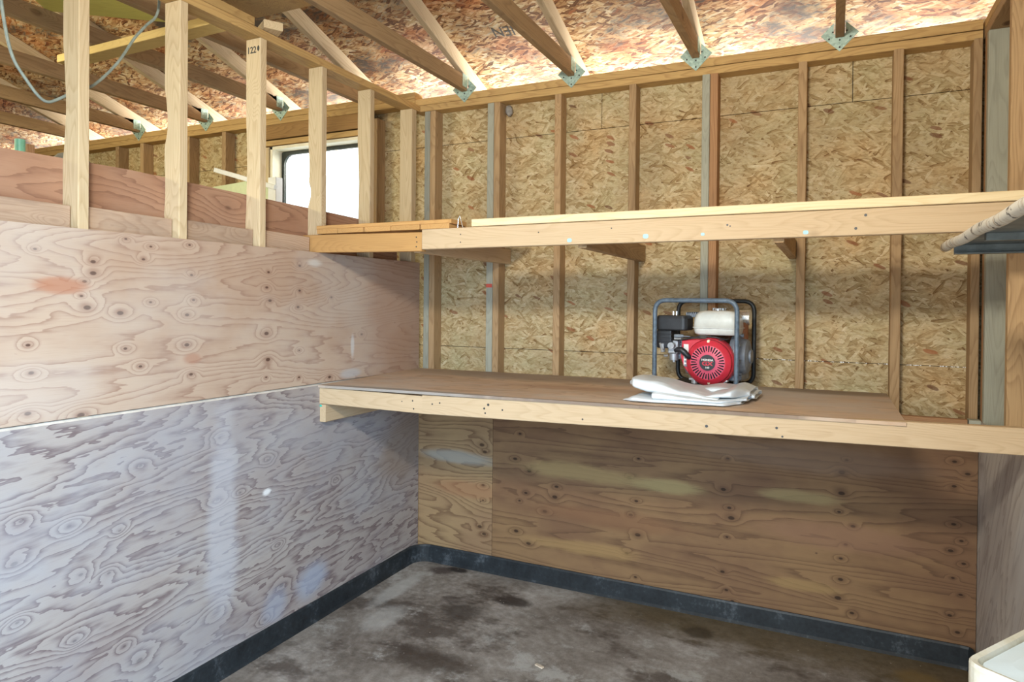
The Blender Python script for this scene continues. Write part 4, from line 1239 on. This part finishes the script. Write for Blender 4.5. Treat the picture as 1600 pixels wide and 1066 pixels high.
add_loft(bm, rings)
binr = empty('waste_bin', cen, 'tall grimy white plastic bin in the bottom right corner', 'bin')
mesh_obj('bin_body', bm, M['bin'], binr)
bm = bmesh.new()
add_loft(bm, [br(BZ - 0.0115, L2 * 0.84, L1 * 0.86, 0.02), br(BZ - 0.007, L2 * 0.83, L1 * 0.85, 0.02), br(BZ - 0.004, L2 * 0.6, L1 * 0.6, 0.02)])
mesh_obj('bin_lid', bm, M['bin_lid'], binr)['label'] = 'pale blue-white lid'

# ------------------------------------------------------------------ clutter in the next bay
tag(board('brace_board', (-0.103, -1.45, 2.806), (-1.2, -1.43, 2.806), 0.089, 0.038, M['yellowwood'], wdir=(0, 1, 0)), 'bright yellow pine brace crossing behind the second open post', 'lumber')
tag(board('loft_board', (-0.48, -1.18, 3.022), (-1.08, -1.655, 3.022), 0.3, 0.019, M['lime'], wdir=(0.62, -0.78, 0)), 'yellow-green board lying across the trusses above the next bay', 'board')
bm = bmesh.new()
add_box(bm, (-0.20, -2.2, 2.966), (0.275, -1.135, 2.982), 0.001)
tag(mesh_obj('plywood_sheet', bm, M['plate']), 'brownish plywood sheet resting on the trusses over the partition plate', 'plywood sheet')
tag(board('lumber_offcut', (-0.09, -1.19, 2.8465), (0.03, -1.26, 2.8465), 0.085, 0.037, M['post'], wdir=(0, 1, 0)), 'small pale offcut resting on top of the partition plate', 'lumber')
bt = tag(board('white_batten', (-1.44, -0.3, 2.478), (-0.90, -0.3, 2.325), 0.03, 0.03, M['white'], wdir=(0, 0, 1)), 'white batten slanting in front of the window bay studs', 'batten')
bm = bmesh.new()
pts = [(-1.50, 2.372), (-1.15, 2.392), (-0.975, 2.365), (-0.975, 0.0), (-1.50, 0.0)]
A = [bm.verts.new((x, -0.272, z)) for x, z in pts]
B = [bm.verts.new((x, -0.255, z)) for x, z in pts]
bm.faces.new(A)
bm.faces.new(B[::-1])
for i in range(5):
    bm.faces.new((A[i], A[(i + 1) % 5], B[(i + 1) % 5], B[i]))
tag(mesh_obj('leaning_panel', bm, M['palegreen']), 'pale green panel below the white batten, beside the window', 'panel')
bm = bmesh.new()
add_box(bm, (-0.968, -0.30, 0.0), (-0.90, -0.24, 2.395), 0.004)
tag(mesh_obj('white_box', bm, M['white']), 'narrow white box beside the window, right of the numbered post', 'box')
bm = bmesh.new()
add_cyl(bm, (-0.6, -1.97, 0.0), (-0.6, -1.97, 2.232), 0.018, 16)
tag(mesh_obj('green_pole', bm, M['green'], smooth=False), 'mint green pole standing behind the partition at the far left', 'pole')
tag(board('lumber_offcut', (-0.63, -1.92, 0.0), (-0.63, -1.92, 2.225), 0.03, 0.03, M['stud_red']), 'brown stick standing beside the mint green pole', 'lumber')
bm = bmesh.new()
bmesh.ops.create_icosphere(bm, subdivisions=4, radius=1.0)
for v in bm.verts:
    k = 1 + 0.18 * mnoise.noise(v.co * 2.3) + 0.06 * mnoise.noise(v.co * 6)
    v.co = Vector((-0.62 + v.co.x * 0.10 * k, -1.76 + v.co.y * 0.13 * k, 2.09 + v.co.z * 0.12 * k))
tag(mesh_obj('cloth_bundle', bm, M['greycloth'], smooth=True), 'grey cloth bundle piled behind the partition at the far left', 'cloth')
# something has to carry the bundle, the pole and the stick: a stack top hidden behind the partition
bm = bmesh.new()
add_box(bm, (-0.78, -1.90, 0.0), (-0.5, -1.55, 1.95), 0.004)
tag(mesh_obj('storage_box', bm, M['ply_far']), 'brown box behind the partition under the grey cloth bundle', 'box')
bm = bmesh.new()
pts = [(-0.2, -1.66, 2.96), (-0.2, -1.665, 2.79), (-0.2, -1.72, 2.71), (-0.2, -1.769, 2.642), (-0.2, -1.84, 2.52), (-0.2, -1.93, 2.41), (-0.2, -2.0, 2.365), (-0.2, -2.06, 2.32), (-0.2, -2.096, 2.30), (-0.2, -2.128, 2.312), (-0.2, -2.17, 2.36), (-0.2, -2.21, 2.42), (-0.2, -2.235, 2.52), (-0.2, -2.25, 2.66), (-0.2, -2.25, 2.96)]
sp_ = []
for i in range(len(pts) - 1):
    p0, p1, p2, p3 = (Vector(pts[max(i - 1, 0)]), Vector(pts[i]), Vector(pts[i + 1]), Vector(pts[min(i + 2, len(pts) - 1)]))
    for k in range(5):
        s = k / 5
        sp_.append(0.5 * ((2 * p1) + (p2 - p0) * s + (2 * p0 - 5 * p1 + 4 * p2 - p3) * s * s + (3 * p1 - p0 - 3 * p2 + p3) * s ** 3))
sp_.append(Vector(pts[-1]))
add_tube(bm, sp_, 0.0055, 8)
tag(mesh_obj('loose_cable', bm, M['cable'], smooth=True), 'grey-green cable hanging in a loop behind the first two open posts', 'cable')

# small things
bm = bmesh.new()
bmesh.ops.create_icosphere(bm, subdivisions=3, radius=1.0)
for v in bm.verts:
    k = 1 + 0.3 * mnoise.noise(v.co * 3)
    v.co = Vector((0.575 + v.co.x * 0.022 * k, 0.075 + v.co.y * 0.025 * k, 2.745 + v.co.z * 0.03 * k))
tag(mesh_obj('cobweb_clump', bm, M['cob'], smooth=True), 'small grey cobweb clump under the top plate beside the paired studs', 'cobweb')
bm = bmesh.new()
vs = add_box(bm, (-0.022, -0.008, 0.0), (0.022, 0.008, 0.006), 0.0015)
bmesh.ops.transform(bm, matrix=Matrix.Translation((1.184, -0.831, 0.0)) @ Matrix.Rotation(-0.35, 4, 'Z'), verts=bm.verts[:])
tag(mesh_obj('wood_chip', bm, M['chipwood']), 'pale wood chip lying on the concrete floor', 'wood chip')
# black print on the roof deck
ceil = bpy.data.objects['ceiling']
sl = math.atan(0.333)
Ms = Matrix.Translation((0.655, -0.18, roof_z(-0.18) - 0.0012)) @ Matrix.Rotation(-sl, 4, 'X') @ Matrix.Rotation(PI, 4, 'X') @ Matrix.Rotation(PI - 0.05, 4, 'Z')
tx = text_obj('roof_stamp', 'IEN', 0.11, M['ink'], Ms, ceil, 0.0004, 0.8)
# red marks on the grey stud
gs = [o for o in bpy.data.objects if o.name.startswith('wall_stud') and 'red mark' in o.get('label', '')][0]
M['redmark'] = plain('red crayon', (0.55, 0.09, 0.06), 0.7)
for (z, h) in ((1.69, 0.022), (2.02, 0.03)):
    bm = bmesh.new()
    add_box(bm, (0.463, 0.0108, z), (0.502, 0.0122, z + h), 0.0005)
    o = mesh_obj('crayon_mark', bm, M['redmark'])
    o.parent = gs
    o.matrix_parent_inverse = gs.matrix_basis.inverted()

# nails were linked with world coordinates: give them the same parent inverse as their tie
for o in bpy.data.objects:
    if o.get('_fix'):
        del o['_fix']
        p = o.parent
        o.matrix_parent_inverse = (p.parent.matrix_basis @ p.matrix_parent_inverse @ p.matrix_basis).inverted()

# ------------------------------------------------------------------ light
def area(name, loc, target, sx, sy, power, col):
    l = bpy.data.lights.new(name, 'AREA')
    l.shape = 'RECTANGLE'
    l.size, l.size_y = sx, sy
    l.energy = power
    l.color = col
    o = bpy.data.objects.new(name, l)
    o.location = loc
    o.rotation_euler = (Vector(target) - Vector(loc)).to_track_quat('-Z', 'Y').to_euler()
    COL.objects.link(o)
    return o
area('door_sky_light', (1.7, YF + 0.03, 1.6), (0.0, -1.7, 0.25), 2.3, 1.3, 44, (0.43, 0.70, 1.0)).data.spread = 2.0
area('door_ground_bounce', (1.7, YF + 0.03, 0.55), (0.9, 0, 2.6), 2.3, 0.9, 15, (1.0, 0.97, 0.92))
area('eave_daylight', (-0.9, 0.60, 2.70), (-0.9, -0.25, 3.16), 7.8, 0.3, 260, (1.0, 0.98, 0.93))
area('bay_warm_fill', (-2.2, -2.6, 2.8), (-1.4, 0, 2.4), 1.0, 0.4, 45, (1.0, 0.92, 0.62))  # added warm fill for the next bay, no lamp hangs there
area('room_lamp', (1.85, -3.5, 2.6), (1.2, 0.0, 1.7), 0.45, 0.2, 62, (1.0, 0.94, 0.80))

w = bpy.data.worlds.new('sky')
SC.world = w
w.use_nodes = True
bg = w.node_tree.nodes['Background']
bg.inputs[0].default_value = (0.86, 0.95, 1.0, 1)
bg.inputs[1].default_value = 2.2

# ------------------------------------------------------------------ camera
F, PY, YAW, PITCH, ROLL = 1053.975, 481.4846, 0.442645, -0.0077237, 0.0091648
fw = Vector((-math.sin(YAW) * math.cos(PITCH), math.cos(YAW) * math.cos(PITCH), math.sin(PITCH)))
rt = Vector((math.cos(YAW), math.sin(YAW), 0))
up = rt.cross(fw)
r2 = rt * math.cos(ROLL) + up * math.sin(ROLL)
u2 = -rt * math.sin(ROLL) + up * math.cos(ROLL)
cam = bpy.data.cameras.new('camera')
cam.sensor_width = 36.0
cam.lens = F / 1600 * 36.0
cam.shift_y = -(533 - PY) / 1600
cam.clip_start = 0.02
co = bpy.data.objects.new('camera', cam)
mw = Matrix((r2, u2, -fw)).transposed().to_4x4()
mw.translation = Vector((2.327605, -3.559366, 1.6))
co.matrix_world = mw
COL.objects.link(co)
SC.camera = co

SC.view_settings.view_transform = 'Standard'
SC.view_settings.look = 'None'
SC.view_settings.gamma = 1.0
SC.view_settings.exposure = 0.12
SC.view_settings.use_curve_mapping = False
SC.cycles.use_denoising = True
SC.cycles.max_bounces = 8
SC.cycles.diffuse_bounces = 5
SC.cycles.sample_clamp_indirect = 6.0
